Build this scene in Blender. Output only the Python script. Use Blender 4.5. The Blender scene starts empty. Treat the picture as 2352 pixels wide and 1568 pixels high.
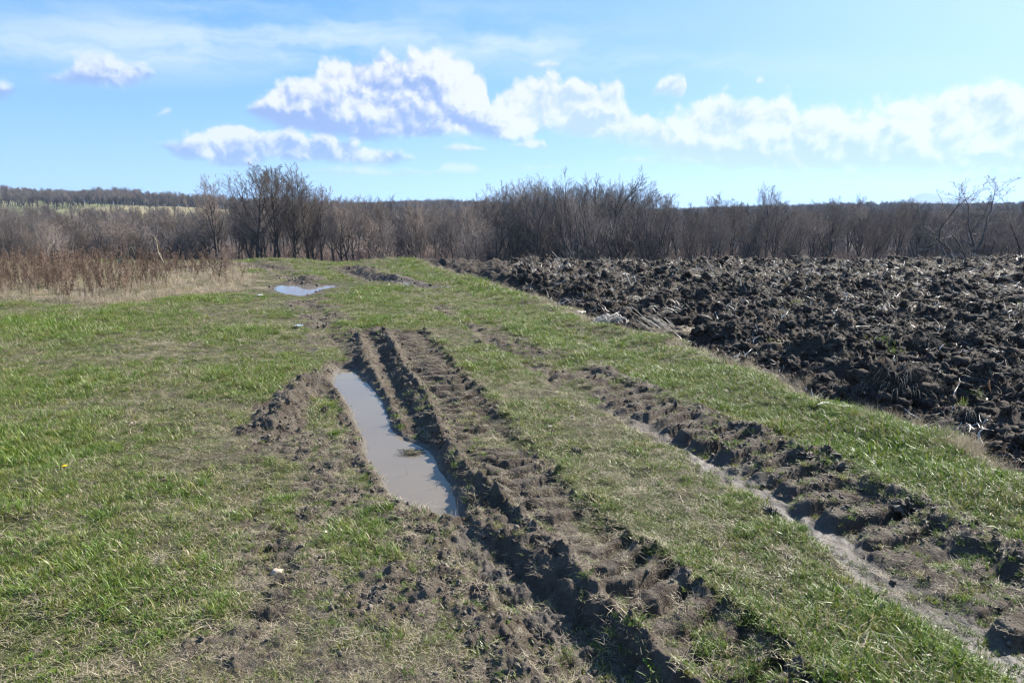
import bpy, math, random
import numpy as np
from math import radians, sin, cos, tan, atan2, pi
from mathutils import Vector, Matrix, Euler

random.seed(7)
scene = bpy.context.scene
COL = scene.collection

# ------------------------------------------------------------------ camera, sun, sky, exposure
EYE = 1.6
PITCH = math.atan((784 - 480) / 1568.0)
cam_d = bpy.data.cameras.new('camera')
cam = bpy.data.objects.new('camera', cam_d); COL.objects.link(cam)
cam.location = (0, 0, EYE)
cam.rotation_euler = (pi / 2 - PITCH, 0, 0)
cam_d.sensor_width = 36; cam_d.lens = 24
cam_d.clip_start = 0.05; cam_d.clip_end = 30000
cam_d.dof.use_dof = True; cam_d.dof.focus_distance = 6.5; cam_d.dof.aperture_fstop = 5.6
scene.camera = cam

SUN_EL = radians(37); SUN_AZ = radians(52)          # azimuth clockwise from +Y (to the right)
sun_d = bpy.data.lights.new('sun', 'SUN'); sun = bpy.data.objects.new('sun', sun_d); COL.objects.link(sun)
sun_d.energy = 4.9; sun_d.angle = radians(0.53); sun_d.color = (1.0, 0.955, 0.89)
sdir = Vector((sin(SUN_AZ) * cos(SUN_EL), cos(SUN_AZ) * cos(SUN_EL), sin(SUN_EL)))
sun.rotation_euler = (-sdir).to_track_quat('-Z', 'Y').to_euler()
sun.location = (30, 20, 40)

scene.render.engine = 'CYCLES'
scene.view_settings.view_transform = 'Standard'
scene.view_settings.look = 'None'
scene.view_settings.exposure = 1.5
scene.view_settings.gamma = 1.0
scene.view_settings.use_curve_mapping = False
scene.cycles.max_bounces = 5
scene.cycles.diffuse_bounces = 3
scene.cycles.glossy_bounces = 2
scene.cycles.transmission_bounces = 3
scene.cycles.volume_bounces = 0
scene.cycles.use_denoising = True; scene.cycles.filter_width = 1.15
scene.cycles.caustics_reflective = False
scene.cycles.caustics_refractive = False

cP, sP = cos(PITCH), sin(PITCH)
def ray(px, py):
    """direction of the photograph's point (px,py), in 2352x1568 units"""
    x = (px - 1176) / 1568.0; y = (784 - py) / 1568.0
    return np.array([x, cP + y * sP, -sP + y * cP])
def at(px, py, z=0.0):
    d = ray(px, py); t = (z - EYE) / d[2]
    return (d[0] * t, d[1] * t)
def at_y(px, py, Y):
    d = ray(px, py); t = Y / d[1]
    return (d[0] * t, Y, EYE + d[2] * t)
def azel(px, py):
    d = ray(px, py); d = d / np.linalg.norm(d)
    return atan2(d[0], d[1]), math.asin(d[2])

class NT:
    """small helper for building node trees"""
    def __init__(s, tree): s.t = tree; s.n = tree.nodes; s.l = tree.links
    def put(s, sock, v):
        if v is None: return
        if isinstance(v, bpy.types.NodeSocket): s.l.new(v, sock)
        elif isinstance(v, bpy.types.Node): s.l.new(v.outputs[0], sock)
        else: sock.default_value = v
    def m(s, op, a, b=None, c=None, clamp=False):
        n = s.n.new('ShaderNodeMath'); n.operation = op; n.use_clamp = clamp
        s.put(n.inputs[0], a); s.put(n.inputs[1], b); s.put(n.inputs[2], c)
        return n.outputs[0]
    def vm(s, op, a, b=None):
        n = s.n.new('ShaderNodeVectorMath'); n.operation = op
        s.put(n.inputs[0], a); s.put(n.inputs[1], b)
        return n.outputs[0]
    def mix(s, f, a, b, blend='MIX'):
        n = s.n.new('ShaderNodeMix'); n.data_type = 'RGBA'; n.blend_type = blend
        s.put(n.inputs[0], f); s.put(n.inputs[6], a); s.put(n.inputs[7], b)
        return n.outputs[2]
    def noise(s, vec, scale, detail=3, rough=0.55, lac=2.0, dist=0.0):
        n = s.n.new('ShaderNodeTexNoise')
        s.put(n.inputs['Vector'], vec)
        n.inputs['Scale'].default_value = scale; n.inputs['Detail'].default_value = detail
        n.inputs['Roughness'].default_value = rough; n.inputs['Lacunarity'].default_value = lac
        n.inputs['Distortion'].default_value = dist
        return n.outputs[0]
    def step(s, x, lo, hi, smooth=True):
        n = s.n.new('ShaderNodeMapRange'); n.interpolation_type = 'SMOOTHSTEP' if smooth else 'LINEAR'
        n.clamp = True
        s.put(n.inputs[0], x); n.inputs[1].default_value = lo; n.inputs[2].default_value = hi
        n.inputs[3].default_value = 0; n.inputs[4].default_value = 1
        return n.outputs[0]
    def xyz(s, x, y, z):
        n = s.n.new('ShaderNodeCombineXYZ'); s.put(n.inputs[0], x); s.put(n.inputs[1], y); s.put(n.inputs[2], z)
        return n.outputs[0]
def c4(r, g, b): return (r, g, b, 1.0)
def lin(r, g, b):
    f = lambda v: (v / 255 / 12.92) if v / 255 <= 0.04045 else ((v / 255 + 0.055) / 1.055) ** 2.4
    return (f(r), f(g), f(b), 1.0)

# ------------------------------------------------------------------ sky: Nishita + procedural clouds by direction
world = bpy.data.worlds.new('World'); scene.world = world; world.use_nodes = True
W = NT(world.node_tree); W.n.clear()
wout = W.n.new('ShaderNodeOutputWorld'); bg = W.n.new('ShaderNodeBackground')
W.l.new(bg.outputs[0], wout.inputs[0])
SKY_S = 0.1
bg.inputs[1].default_value = SKY_S
sky = W.n.new('ShaderNodeTexSky'); sky.sky_type = 'NISHITA'; sky.sun_disc = False
sky.sun_elevation = SUN_EL; sky.sun_rotation = SUN_AZ
sky.air_density = 1.0; sky.dust_density = 0.25; sky.ozone_density = 2.2; sky.altitude = 200
tc = W.n.new('ShaderNodeTexCoord')
sep = W.n.new('ShaderNodeSeparateXYZ'); W.l.new(tc.outputs['Generated'], sep.inputs[0])
dx, dy, dz = sep.outputs
az = W.m('ARCTAN2', dx, dy); el = W.m('ARCSINE', dz)
P2 = W.xyz(az, el, 0.0)
AZ0, AZR, ELR = -0.95, 1.9, 0.55
azn = W.m('DIVIDE', W.m('SUBTRACT', az, AZ0), AZR)
def curve(pts, ends=None):
    n = W.n.new('ShaderNodeFloatCurve')
    c = n.mapping.curves[0]
    q = []
    for p in sorted(pts):
        a, e = azel(*p); a = min(max((a - AZ0) / AZR, 0), 1)
        q.append((max(a, q[-1][0] + 0.0015) if q else a, min(max(e / ELR, 0), 1)))
    while len(c.points) < len(q): c.points.new(0.5, 0.5)
    for p, (a, b) in zip(c.points, q): p.location = (a, b); p.handle_type = 'AUTO'
    n.mapping.extend = 'HORIZONTAL'; n.mapping.update()
    W.l.new(azn, n.inputs[1])
    return W.m('MULTIPLY', n.outputs[0], ELR)
EXPF = 2 ** 1.5
def skyc(r, g, b, k=1.0):
    v = lin(r, g, b); return (v[0] / SKY_S / EXPF * k, v[1] / SKY_S / EXPF * k, v[2] / SKY_S / EXPF * k, 1)
# warped coordinates for puffs
wn = W.n.new('ShaderNodeTexNoise'); W.put(wn.inputs['Vector'], P2); wn.inputs['Scale'].default_value = 22; wn.inputs['Detail'].default_value = 3
warp = W.vm('MULTIPLY', W.vm('SUBTRACT', wn.outputs['Color'], (0.5, 0.5, 0.5)), (0.030, 0.030, 0))
PW = W.vm('ADD', P2, warp)
def puff(vec, sc=26.0):
    v = W.n.new('ShaderNodeTexVoronoi'); v.feature = 'SMOOTH_F1'; v.voronoi_dimensions = '2D'
    W.put(v.inputs['Vector'], vec); v.inputs['Scale'].default_value = sc; v.inputs['Detail'].default_value = 3.2
    v.inputs['Roughness'].default_value = 0.52; v.inputs['Smoothness'].default_value = 0.25; v.inputs['Lacunarity'].default_value = 2.1
    return W.m('SUBTRACT', 0.55, v.outputs['Distance'])
pf = puff(PW)
pf2 = puff(W.vm('ADD', PW, (0.006, 0.010, 0)))
pfb = puff(PW, 11.0); pfb2 = puff(W.vm('ADD', PW, (0.012, 0.022, 0)), 11.0)
emb = W.m('ADD', W.m('MULTIPLY', W.m('SUBTRACT', pf, pf2), 1.5), W.m('MULTIPLY', W.m('SUBTRACT', pfb, pfb2), 1.3))
soft = W.noise(P2, 9, 4, 0.6)
soft2 = W.noise(W.vm('MULTIPLY', P2, (1, 2.2, 1)), 14, 5, 0.62)
def layer(base, top, bot, amp, edge, white, shade, opac, shade_bias=0.0, shade_gain=1.0, lit_from=None):
    T = curve(top); B = curve(bot)
    th = W.m('SUBTRACT', T, B)
    a = W.m('MINIMUM', amp, W.m('MAXIMUM', W.m('MULTIPLY', th, 0.55), 0.0))
    dT = W.m('ADD', W.m('SUBTRACT', T, el), W.m('MULTIPLY', W.m('MULTIPLY_ADD', pf, 1.35, 0.65), a))
    dB = W.m('ADD', W.m('ADD', W.m('SUBTRACT', el, B), W.m('MULTIPLY', a, 0.25)), W.m('MULTIPLY', W.m('SUBTRACT', soft2, 0.36), W.m('MULTIPLY', a, 2.6)))
    d = W.m('MINIMUM', dT, dB)
    d = W.m('MINIMUM', d, W.m('MULTIPLY', th, 1.5))
    dens = W.step(d, 0.0, edge)
    hgt = W.m('DIVIDE', W.m('SUBTRACT', el, B), W.m('MAXIMUM', th, 0.004), clamp=True)
    lit = W.m('ADD', W.m('MULTIPLY', W.m('SUBTRACT', hgt, 0.55), 1.7 * shade_gain), W.m('MULTIPLY', emb, 1.0))
    lit = W.m('ADD', lit, W.m('MULTIPLY', W.m('SUBTRACT', soft, 0.5), 1.6))
    lit = W.m('ADD', lit, 0.45 + shade_bias)
    if lit_from: lit = W.m('ADD', lit, W.m('MULTIPLY', W.step(W.m('MULTIPLY_ADD', soft, 0.10, az), lit_from[0], lit_from[1]), 0.75))
    lit = W.step(lit, -0.45, 1.25)
    colr = W.mix(lit, shade, white)
    return W.mix(W.m('MULTIPLY', dens, opac), base, colr)
# the clear air: deeper blue overhead, paler to the horizon and toward the sun, laid over the Nishita sky
sund = W.n.new('ShaderNodeVectorMath'); sund.operation = 'DOT_PRODUCT'
W.l.new(tc.outputs['Generated'], sund.inputs[0]); sund.inputs[1].default_value = tuple(sdir)
glow = W.m('MULTIPLY', W.m('POWER', W.m('MAXIMUM', sund.outputs['Value'], 0.0), 5.0), 1.3, clamp=True)
air = W.mix(W.m('POWER', 2.718, W.m('DIVIDE', W.m('MAXIMUM', el, 0.0), -0.16)), skyc(84, 164, 247), skyc(172, 220, 253))
air = W.mix(W.step(el, 0.5, 1.4), air, skyc(66, 134, 230))
air = W.mix(glow, air, skyc(212, 241, 251))
base = W.mix(0.88, sky.outputs[0], air)
# cirrus veil, high on the left and thin elsewhere
cv = W.vm('ADD', P2, W.vm('MULTIPLY', W.vm('SUBTRACT', wn.outputs['Color'], (0.5, 0.5, 0.5)), (0.10, 0.03, 0)))
cir = W.noise(W.vm('MULTIPLY', cv, (1.0, 5.5, 1)), 3.2, 7, 0.60)
cir2 = W.noise(W.vm('MULTIPLY', cv, (1.0, 3.0, 1)), 1.6, 3, 0.5)
cT = curve([(-250, 20), (0, 40), (300, 30), (600, 15), (900, 40), (1200, 60), (1500, 95), (1800, 170), (2400, 200)])
cB = curve([(-250, 200), (0, 170), (300, 175), (600, 170), (900, 140), (1200, 165), (1500, 170), (1800, 180), (2400, 205)])
cd = W.m('MULTIPLY', W.step(W.m('SUBTRACT', cT, el), -0.05, 0.04), W.step(W.m('SUBTRACT', el, cB), -0.025, 0.03))
cgen = W.m('MULTIPLY', W.step(el, 0.15, 0.5), 0.35)
cm = W.m('MAXIMUM', W.m('MULTIPLY', cd, W.step(cir, 0.35, 0.66)), W.m('MULTIPLY', cgen, W.m('MULTIPLY', W.step(cir, 0.48, 0.8), W.step(cir2, 0.45, 0.7))))
base = W.mix(W.m('MULTIPLY', cm, 0.92), base, skyc(222, 241, 252))
WHT = skyc(250, 252, 254, 0.99); WHL = skyc(246, 250, 253, 1.0)
SHB = skyc(154, 180, 232); SHR = skyc(198, 220, 245)
# low thin bands near the horizon
base = layer(base, [(600, 500), (640, 392), (760, 382), (900, 383), (1010, 388), (1020, 375), (1060, 368), (1092, 378), (1110, 384), (1250, 376), (1330, 384), (1395, 372), (1450, 356), (1700, 362), (1900, 378), (2050, 384), (2400, 390)],
             [(600, 480), (640, 398), (760, 402), (900, 404), (1010, 400), (1020, 398), (1060, 400), (1092, 400), (1110, 392), (1250, 392), (1330, 386), (1395, 374), (1450, 374), (1700, 382), (1900, 388), (2050, 388), (2400, 392)],
             0.006, 0.010, WHL, SHR, 0.62, 0.25)
base = layer(base, [(985, 400), (1000, 350), (1015, 338), (1060, 330), (1112, 336), (1125, 345), (1180, 330), (1230, 318), (1262, 338), (1275, 400)],
             [(985, 330), (1000, 345), (1015, 345), (1060, 347), (1112, 346), (1125, 347), (1180, 340), (1230, 340), (1262, 342), (1275, 330)],
             0.008, 0.008, WHT, SHR, 0.85, 0.3)
base = layer(base, [(1300, 330), (1380, 318), (1500, 300), (1700, 280), (2000, 262), (2300, 240), (2600, 235)],
             [(1300, 325), (1380, 334), (1500, 352), (1700, 384), (2000, 398), (2300, 412), (2600, 412)],
             0.014, 0.030, WHL, SHR, 0.72, 0.25)
# right-hand bank
base = layer(base, [(1100, 300), (1118, 262), (1145, 192), (1200, 176), (1260, 172), (1330, 180), (1400, 184), (1440, 222), (1470, 262), (1520, 262), (1560, 250), (1610, 232), (1650, 220), (1710, 232), (1750, 232), (1790, 224), (1860, 235), (1930, 240), (1985, 255), (2020, 236), (2080, 222), (2140, 202), (2200, 182), (2260, 176), (2320, 190), (2420, 205), (2600, 240)],
             [(1100, 250), (1118, 255), (1160, 280), (1250, 296), (1350, 300), (1450, 322), (1550, 346), (1700, 376), (1900, 384), (2050, 396), (2200, 402), (2420, 402), (2600, 390)],
             0.020, 0.020, WHT, SHR, 0.97, 0.12)
# the big cumulus and the shelf below it
base = layer(base, [(335, 345), (352, 325), (390, 316), (430, 302), (480, 292), (520, 274), (560, 274), (600, 292), (680, 302), (740, 302), (800, 322), (860, 332), (930, 346), (960, 362), (980, 380)],
             [(335, 335), (352, 334), (400, 352), (470, 366), (590, 370), (640, 356), (700, 366), (800, 370), (900, 370), (960, 368), (980, 370)],
             0.014, 0.012, WHT, SHB, 0.97, 0.12)
base = layer(base, [(560, 272), (580, 226), (622, 212), (634, 182), (680, 182), (718, 178), (730, 146), (770, 134), (820, 126), (852, 142), (878, 126), (905, 124), (925, 134), (944, 116), (990, 112), (1035, 122), (1075, 146), (1112, 172), (1130, 222), (1180, 232), (1220, 262), (1248, 322)],
             [(560, 258), (590, 268), (640, 280), (700, 296), (760, 310), (850, 318), (930, 314), (990, 306), (1050, 304), (1100, 312), (1160, 322), (1215, 314), (1248, 300)],
             0.014, 0.015, WHT, SHB, 0.99, -0.02, 1.0, (azel(930, 220)[0] + 0.05, azel(1060, 220)[0] + 0.05))
# small ones
base = layer(base, [(-200, 205), (-60, 190), (10, 184), (45, 200), (60, 230), (66, 230), (76, 165), (140, 152), (200, 122), (260, 124), (300, 142), (340, 150), (364, 172), (372, 190), (380, 300)],
             [(-200, 225), (-60, 228), (10, 222), (45, 208), (60, 205), (66, 210), (76, 172), (130, 190), (200, 198), (280, 200), (320, 184), (364, 177), (372, 172), (380, 280)],
             0.012, 0.016, WHL, SHB, 0.85, 0.10)
base = layer(base, [(345, 300), (352, 268), (380, 250), (404, 246), (412, 300), (1200, 300), (1208, 152), (1240, 138), (1270, 134), (1298, 150), (1304, 300), (1480, 300), (1488, 205), (1505, 196), (1520, 178), (1560, 172), (1584, 188), (1592, 300), (1716, 300), (1724, 184), (1742, 176), (1760, 184), (1766, 300)],
             [(345, 260), (352, 270), (380, 264), (404, 252), (412, 240), (1200, 140), (1208, 153), (1240, 156), (1270, 152), (1298, 152), (1304, 140), (1480, 190), (1488, 214), (1505, 216), (1520, 208), (1560, 214), (1584, 198), (1592, 180), (1716, 180), (1724, 190), (1742, 194), (1760, 190), (1766, 180)],
             0.010, 0.010, WHT, SHR, 0.85, 0.3)
# fair-weather clouds over the rest of the sky, outside the view
gn = W.noise(W.vm('MULTIPLY', tc.outputs['Generated'], (1, 1, 2.4)), 3.0, 6, 0.55)
gm = W.m('MULTIPLY', W.step(gn, 0.56, 0.64), W.m('MULTIPLY', W.step(W.m('ABSOLUTE', az), 0.85, 1.05), W.step(el, 0.02, 0.12)))
base = W.mix(W.m('MULTIPLY', gm, 0.85), base, skyc(225, 234, 248))
W.put(bg.inputs[0], base)
world.cycles.sampling_method = 'MANUAL'; world.cycles.sample_map_resolution = 256

# ------------------------------------------------------------------ numpy noise
_rs = np.random.RandomState(11)
_perm = _rs.permutation(4096).astype(np.int64)
_ang = _rs.uniform(0, 2 * pi, 4096); _gx = np.cos(_ang); _gy = np.sin(_ang)
def _h(i, j): return _perm[(_perm[i & 4095] + j) & 4095]
def perlin(x, y):
    xi = np.floor(x).astype(np.int64); yi = np.floor(y).astype(np.int64)
    xf = x - xi; yf = y - yi
    u = xf * xf * xf * (xf * (xf * 6 - 15) + 10); v = yf * yf * yf * (yf * (yf * 6 - 15) + 10)
    def g(a, b, fx, fy):
        h = _h(xi + a, yi + b); return _gx[h] * fx + _gy[h] * fy
    n00 = g(0, 0, xf, yf); n10 = g(1, 0, xf - 1, yf); n01 = g(0, 1, xf, yf - 1); n11 = g(1, 1, xf - 1, yf - 1)
    a = n00 + u * (n10 - n00); b = n01 + u * (n11 - n01)
    return (a + v * (b - a)) * 1.5
def fbm(x, y, sc, oct=4, gain=0.5, off=0.0):
    s = 0; a = 1.0; f = 1.0 / sc
    for k in range(oct):
        s = s + a * perlin(x * f + 17.3 * k + off, y * f - 9.1 * k + off * 1.7); a *= gain; f *= 2.03
    return s
def billow(x, y, sc, off=0.0):
    return np.abs(perlin(x / sc + off, y / sc - off)) * 2
def worley(x, y, sc, off=0):
    x = x / sc + off; y = y / sc - off
    xi = np.floor(x).astype(np.int64); yi = np.floor(y).astype(np.int64)
    best = np.full(x.shape, 9.0); val = np.zeros(x.shape)
    for a in (-1, 0, 1):
        for b in (-1, 0, 1):
            h = _h(xi + a, yi + b); h2 = _perm[(h + 77) & 4095]
            px = xi + a + h / 4096.0; py = yi + b + h2 / 4096.0
            d = (px - x) ** 2 + (py - y) ** 2
            m = d < best; best = np.where(m, d, best); val = np.where(m, h / 4096.0, val)
    return np.sqrt(best), val
def sstep(x, a, b):
    t = np.clip((x - a) / (b - a), 0, 1); return t * t * (3 - 2 * t)
def smin(a, b, k): h = np.clip(0.5 + 0.5 * (b - a) / k, 0, 1); return b + (a - b) * h - k * h * (1 - h)
def smax(a, b, k): return -smin(-a, -b, k)

def poly_st(x, y, pts):
    """distance to a polyline, signed lateral (right positive for lines drawn toward the camera), arc length"""
    best = np.full(x.shape, 1e9); lat = np.full(x.shape, 1e9); ss = np.zeros(x.shape); s0 = 0
    n = len(pts)
    for i in range(n - 1):
        ax, ay = pts[i]; bx, by = pts[i + 1]
        L = math.hypot(bx - ax, by - ay); ux, uy = (bx - ax) / L, (by - ay) / L
        t = (x - ax) * ux + (y - ay) * uy; tc_ = np.clip(t, 0, L)
        ex = x - (ax + ux * tc_); ey = y - (ay + uy * tc_)
        d = np.sqrt(ex * ex + ey * ey)
        l = -((x - ax) * uy - (y - ay) * ux)
        m = d < best
        best = np.where(m, d, best); lat = np.where(m, np.where(l < 0, -d, d), lat); ss = np.where(m, s0 + tc_, ss)
        s0 += L
    return best, lat, ss, s0
def poly_sdf(x, y, pts):
    """signed distance to closed polygon, negative inside"""
    d = np.full(x.shape, 1e18); inside = np.zeros(x.shape, bool); n = len(pts)
    for i in range(n):
        ax, ay = pts[i]; bx, by = pts[(i + 1) % n]
        ex, ey = bx - ax, by - ay
        wx, wy = x - ax, y - ay
        t = np.clip((wx * ex + wy * ey) / (ex * ex + ey * ey), 0, 1)
        qx, qy = wx - ex * t, wy - ey * t
        d = np.minimum(d, qx * qx + qy * qy)
        c = ((ay > y) != (by > y)) & (x < (bx - ax) * (y - ay) / (by - ay + 1e-12) + ax)
        inside ^= c
    d = np.sqrt(d); return np.where(inside, -d, d)

def line(pts, z=0.0): return [at(px, py, z) for px, py in pts]

WATER = -0.085
puddle_main = line([(783, 848), (806, 846), (826, 858), (850, 885), (880, 925), (888, 955), (900, 985), (925, 1008), (962, 1022), (995, 1045), (1008, 1080), (1035, 1112), (1052, 1160), (1064, 1205), (1030, 1202), (995, 1186), (940, 1170), (905, 1148), (882, 1112), (862, 1080), (844, 1050), (840, 1010), (822, 975), (805, 935), (785, 905), (766, 885), (772, 862)], WATER)
WATER2 = -0.015
puddle_far = line([(632, 662), (645, 655), (700, 655), (766, 656), (764, 661), (735, 664), (716, 673), (690, 678), (655, 674), (640, 669)], WATER2)
puddle_small = line([(920, 647), (930, 646), (940, 651), (944, 654), (934, 653)], WATER2)

ridge_main = line([(885, 765), (930, 850), (978, 915), (1005, 985), (1035, 1050), (1085, 1105), (1165, 1165), (1290, 1280), (1400, 1400), (1520, 1520), (1640, 1640)])
trench = line([(1060, 1215), (1160, 1290), (1270, 1390), (1375, 1490), (1480, 1600), (1600, 1720)])
rut_dry = line([(845, 762), (880, 840), (915, 915), (955, 975), (990, 1025)])
ridge_small = line([(826, 775), (845, 850), (878, 915), (900, 965)])
tread_mid = line([(940, 770), (1000, 850), (1080, 955), (1180, 1075), (1300, 1210), (1460, 1340), (1620, 1460), (1760, 1600), (1900, 1720)])
track_right = line([(1010, 705), (1130, 765), (1250, 830), (1400, 905), (1560, 975), (1740, 1065), (1930, 1175), (2130, 1300), (2352, 1430), (2600, 1570)])
berm_right = line([(1300, 815), (1450, 880), (1580, 935), (1750, 1010), (1900, 1070), (2080, 1160), (2280, 1265), (2480, 1370)])
rut_left_far = line([(560, 604), (640, 618), (672, 640), (690, 655), (700, 690), (735, 720), (775, 790), (800, 850)])
rut_far_right = line([(800, 618), (850, 635), (885, 645)])
rut_far_right2 = line([(905, 640), (950, 652), (1000, 660)])
wheel_left = line([(590, 1020), (600, 1100), (600, 1180), (640, 1280), (640, 1360), (600, 1440)])
trench_small = line([(1130, 1290), (1175, 1370), (1230, 1450), (1290, 1520)])
mound_left = line([(760, 868), (710, 885), (665, 925), (635, 985)])
field_edge = line([(930, 600), (962, 602), (1000, 612), (1060, 633), (1150, 658), (1240, 688), (1330, 716), (1365, 742), (1530, 772), (1600, 800), (1700, 838), (1800, 878), (1890, 930), (2000, 952), (2100, 985), (2200, 1025), (2260, 1060), (2352, 1100), (2600, 1190)])
field_poly = field_edge + [(30, 0.9), (60, 8), (60, 40), (at(930, 600)[0], 40)]
field_poly = [(-3.6, 26.0)] + field_edge + [(9, 1.0), (40, -4), (60, 8), (60, 28)]
weed_poly = line([(-700, 607), (0, 606), (300, 606), (520, 607), (575, 612), (585, 640), (560, 668), (400, 676), (330, 694), (200, 700), (80, 690), (0, 690), (-700, 700)])
mud_mid = line([(690, 1000), (760, 1150), (850, 1280), (960, 1400), (1100, 1540), (1250, 1700)])

FEAT_YMAX = 30
def terrain(x, y, full=True):
    """height and surface masks at world x,y (arrays)"""
    x = np.asarray(x, float); y = np.asarray(y, float)
    r = np.hypot(x, y)
    z = np.zeros(x.shape); mud = np.zeros(x.shape); wet = np.zeros(x.shape); pl = np.zeros(x.shape); straw = np.zeros(x.shape); bare = np.zeros(x.shape)
    crest = 21.0 + 0.6 * perlin(x / 6.0, x * 0 + 3.3)
    # slight rise to the right field, small bumps along the brow
    z += 0.07 * sstep(x, 6, 22) * sstep(y, 8, 21)
    z += 0.10 * np.exp(-((x + 7.2) / 1.1) ** 2 - ((y - 20.8) / 1.6) ** 2)
    z += 0.07 * np.exp(-((x + 3.2) / 1.4) ** 2 - ((y - 20.6) / 1.2) ** 2)
    z += -0.05 * np.exp(-((x + 5.3) / 0.9) ** 2 - ((y - 20.8) / 2.0) ** 2)
    near = 1 - sstep(r, 60, 120)
    z += near * 0.018 * fbm(x, y, 2.6, 3)
    # the far land
    t = np.maximum(y - crest, 0)
    z += -7.0 * (1 - np.exp(-(t / 15.0) ** 1.7))
    hill_az = x / np.maximum(y, 1)
    up = sstep(y, 120, 430)
    prof = np.interp(hill_az, [-1.4, -0.8, -0.62, -0.50, -0.38, -0.25, -0.1, 0.05, 0.2, 0.4, 0.6, 0.9, 1.4], [12, 13.2, 12.0, 10.2, 7.4, 5.0, 5.2, 3.4, 1.8, 2.8, 3.8, 5, 6])
    z += up * prof * (y > 0) + (1 - near) * 2.3 * fbm(x, y, 130, 3)
    z += -5 * sstep(y, 600, 900)
    # the distant blue hills
    for (ax_, Yk, hh, ww) in ((0.610, 5200, 92, 210), (0.66, 5600, 40, 600), (0.46, 5600, 26, 600), (0.95, 5000, 50, 900)):
        g = np.exp(-((x - ax_ * Yk) / ww) ** 2 - ((y - Yk) / 700.0) ** 2)
        z += g * hh * (1 + 0.25 * fbm(x, y, 420, 3))
    m = (y < FEAT_YMAX) & (y > 0.3) & (np.abs(x) < 40)
    xm, ym = x[m], y[m]
    if xm.size and full:
        zz = z[m].copy(); mu = np.zeros(xm.shape); we = np.zeros(xm.shape); st = np.zeros(xm.shape); ba = np.zeros(xm.shape)
        nA = fbm(xm, ym, 0.35, 3); nB = fbm(xm, ym, 0.10, 3, 0.55, 5.0); nC = fbm(xm, ym, 0.9, 3, 0.5, 9.0)
        wob = 0.05 * nA + 0.022 * nB
        zz += 0.010 * nB + 0.014 * nA
        # tufty micro relief
        def dist(pts): return poly_st(xm + 0.0, ym + 0.0, pts)
        # churned zones (mask only)
        def zone(pts, w0, w1, edge, strength, kind='mud'):
            d, l, s, L = dist(pts)
            w = w0 + (w1 - w0) * (s / L)
            k = strength * (1 - sstep(d + 0.22 * edge * 4 * nC + 0.10 * nA, w, w + edge))
            return k, d, l, s, L
        # lower middle churn
        k, *_ = zone(mud_mid, 0.14, 0.45, 0.55, 0.66); mu = np.maximum(mu, k * np.clip(0.85 + 0.7 * nC, 0.2, 1.1))
        k, *_ = zone(wheel_left, 0.03, 0.07, 0.20, 0.55); mu = np.maximum(mu, k)
        k, d, l, s, L = zone(rut_left_far, 0.28, 0.26, 0.40, 0.80); mu = np.maximum(mu, k * np.clip(0.75 + 0.7 * nC, 0.1, 1))
        zz -= 0.05 * np.exp(-(d / 0.16) ** 2)
        k, d, l, s, L = zone(rut_far_right, 0.42, 0.3, 0.25, 1.0); mu = np.maximum(mu, k); zz -= 0.15 * np.exp(-(d / 0.22) ** 2); zz += 0.09 * np.exp(-((l - 0.45) / 0.14) ** 2) * 0.5 * (d < 0.8) * (1 + nA)
        k, d, l, s, L = zone(rut_far_right2, 0.24, 0.2, 0.2, 1.0); mu = np.maximum(mu, k); we = np.maximum(we, 0.45 * k); zz -= 0.05 * np.exp(-(d / 0.2) ** 2)
        # brown churn along the far brow, left
        kb = np.exp(-((xm + 8.2) / 1.8) ** 2 - ((ym - 19.3) / 0.9) ** 2); mu = np.maximum(mu, sstep(kb + 0.22 * nC, 0.35, 0.6)); zz -= 0.06 * sstep(kb, 0.4, 0.8)
        # left mound of dried mud
        k, d, l, s, L = zone(mound_left, 0.13, 0.16, 0.12, 1.0); mu = np.maximum(mu, k)
        zz += (0.045 + 0.05 * nA + 0.03 * np.abs(nB)) * np.exp(-((l + 0.04) / 0.11) ** 2) * (d < 0.5) * (s < L) - 0.05 * np.exp(-((l - 0.16) / 0.10) ** 2) * (d < 0.5)
        # tread prints left of the puddle (a line of notches)
        d, l, s, L = dist(wheel_left)
        zz -= 0.035 * np.exp(-(d / 0.055) ** 2) * (0.5 + 0.5 * np.sign(np.sin(s / 0.115 * 2 * pi) - 0.1))
        # middle tread band: lug prints
        d, l, s, L = dist(tread_mid)
        hw = 0.21
        bm = 1 - sstep(d + 0.5 * wob, hw - 0.02, hw + 0.07)
        ph = s / 0.155 + 1.1 * np.abs(l) / hw * 0.35 + 0.10 * nC + 0.12 * nA
        w_ = np.abs(((ph % 1.0) - 0.5) * 2)
        lug = sstep(w_, 0.30, 0.62)
        amp = np.clip(0.75 + 0.8 * nC, 0.25, 1.3)
        zz += bm * (-0.045 + (0.085 * lug - 0.020) * amp)
        zz += 0.035 * np.exp(-((l - hw - 0.04) / 0.05) ** 2) * (1 + 1.6 * nB) * (np.abs(l) < .5) * np.clip(amp, 0, 1)
        mu = np.maximum(mu, bm * np.clip(0.80 + 0.55 * nC, 0.3, 1))
        # shoulder of loose mud right of the ridge, lower part
        tk_mid = bm * 1.0
        # right track
        d, l, s, L = dist(track_right)
        hw = 0.16 + 0.20 * (s / L)
        bm = 1 - sstep(d + 0.8 * wob + 0.10 * nC, hw - 0.03, hw + 0.12)
        near_k = sstep(s, 0.55 * L, 0.78 * L)
        ph = s / 0.20 + 0.7 * l / hw * 0.3 + 0.12 * nC + 0.10 * nA
        w_ = np.abs(((ph % 1.0) - 0.5) * 2)
        lug = sstep(w_, 0.30, 0.55)
        right_side = sstep(l + 0.10 * nA + 0.05 * nC, -0.13, -0.01)
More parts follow.
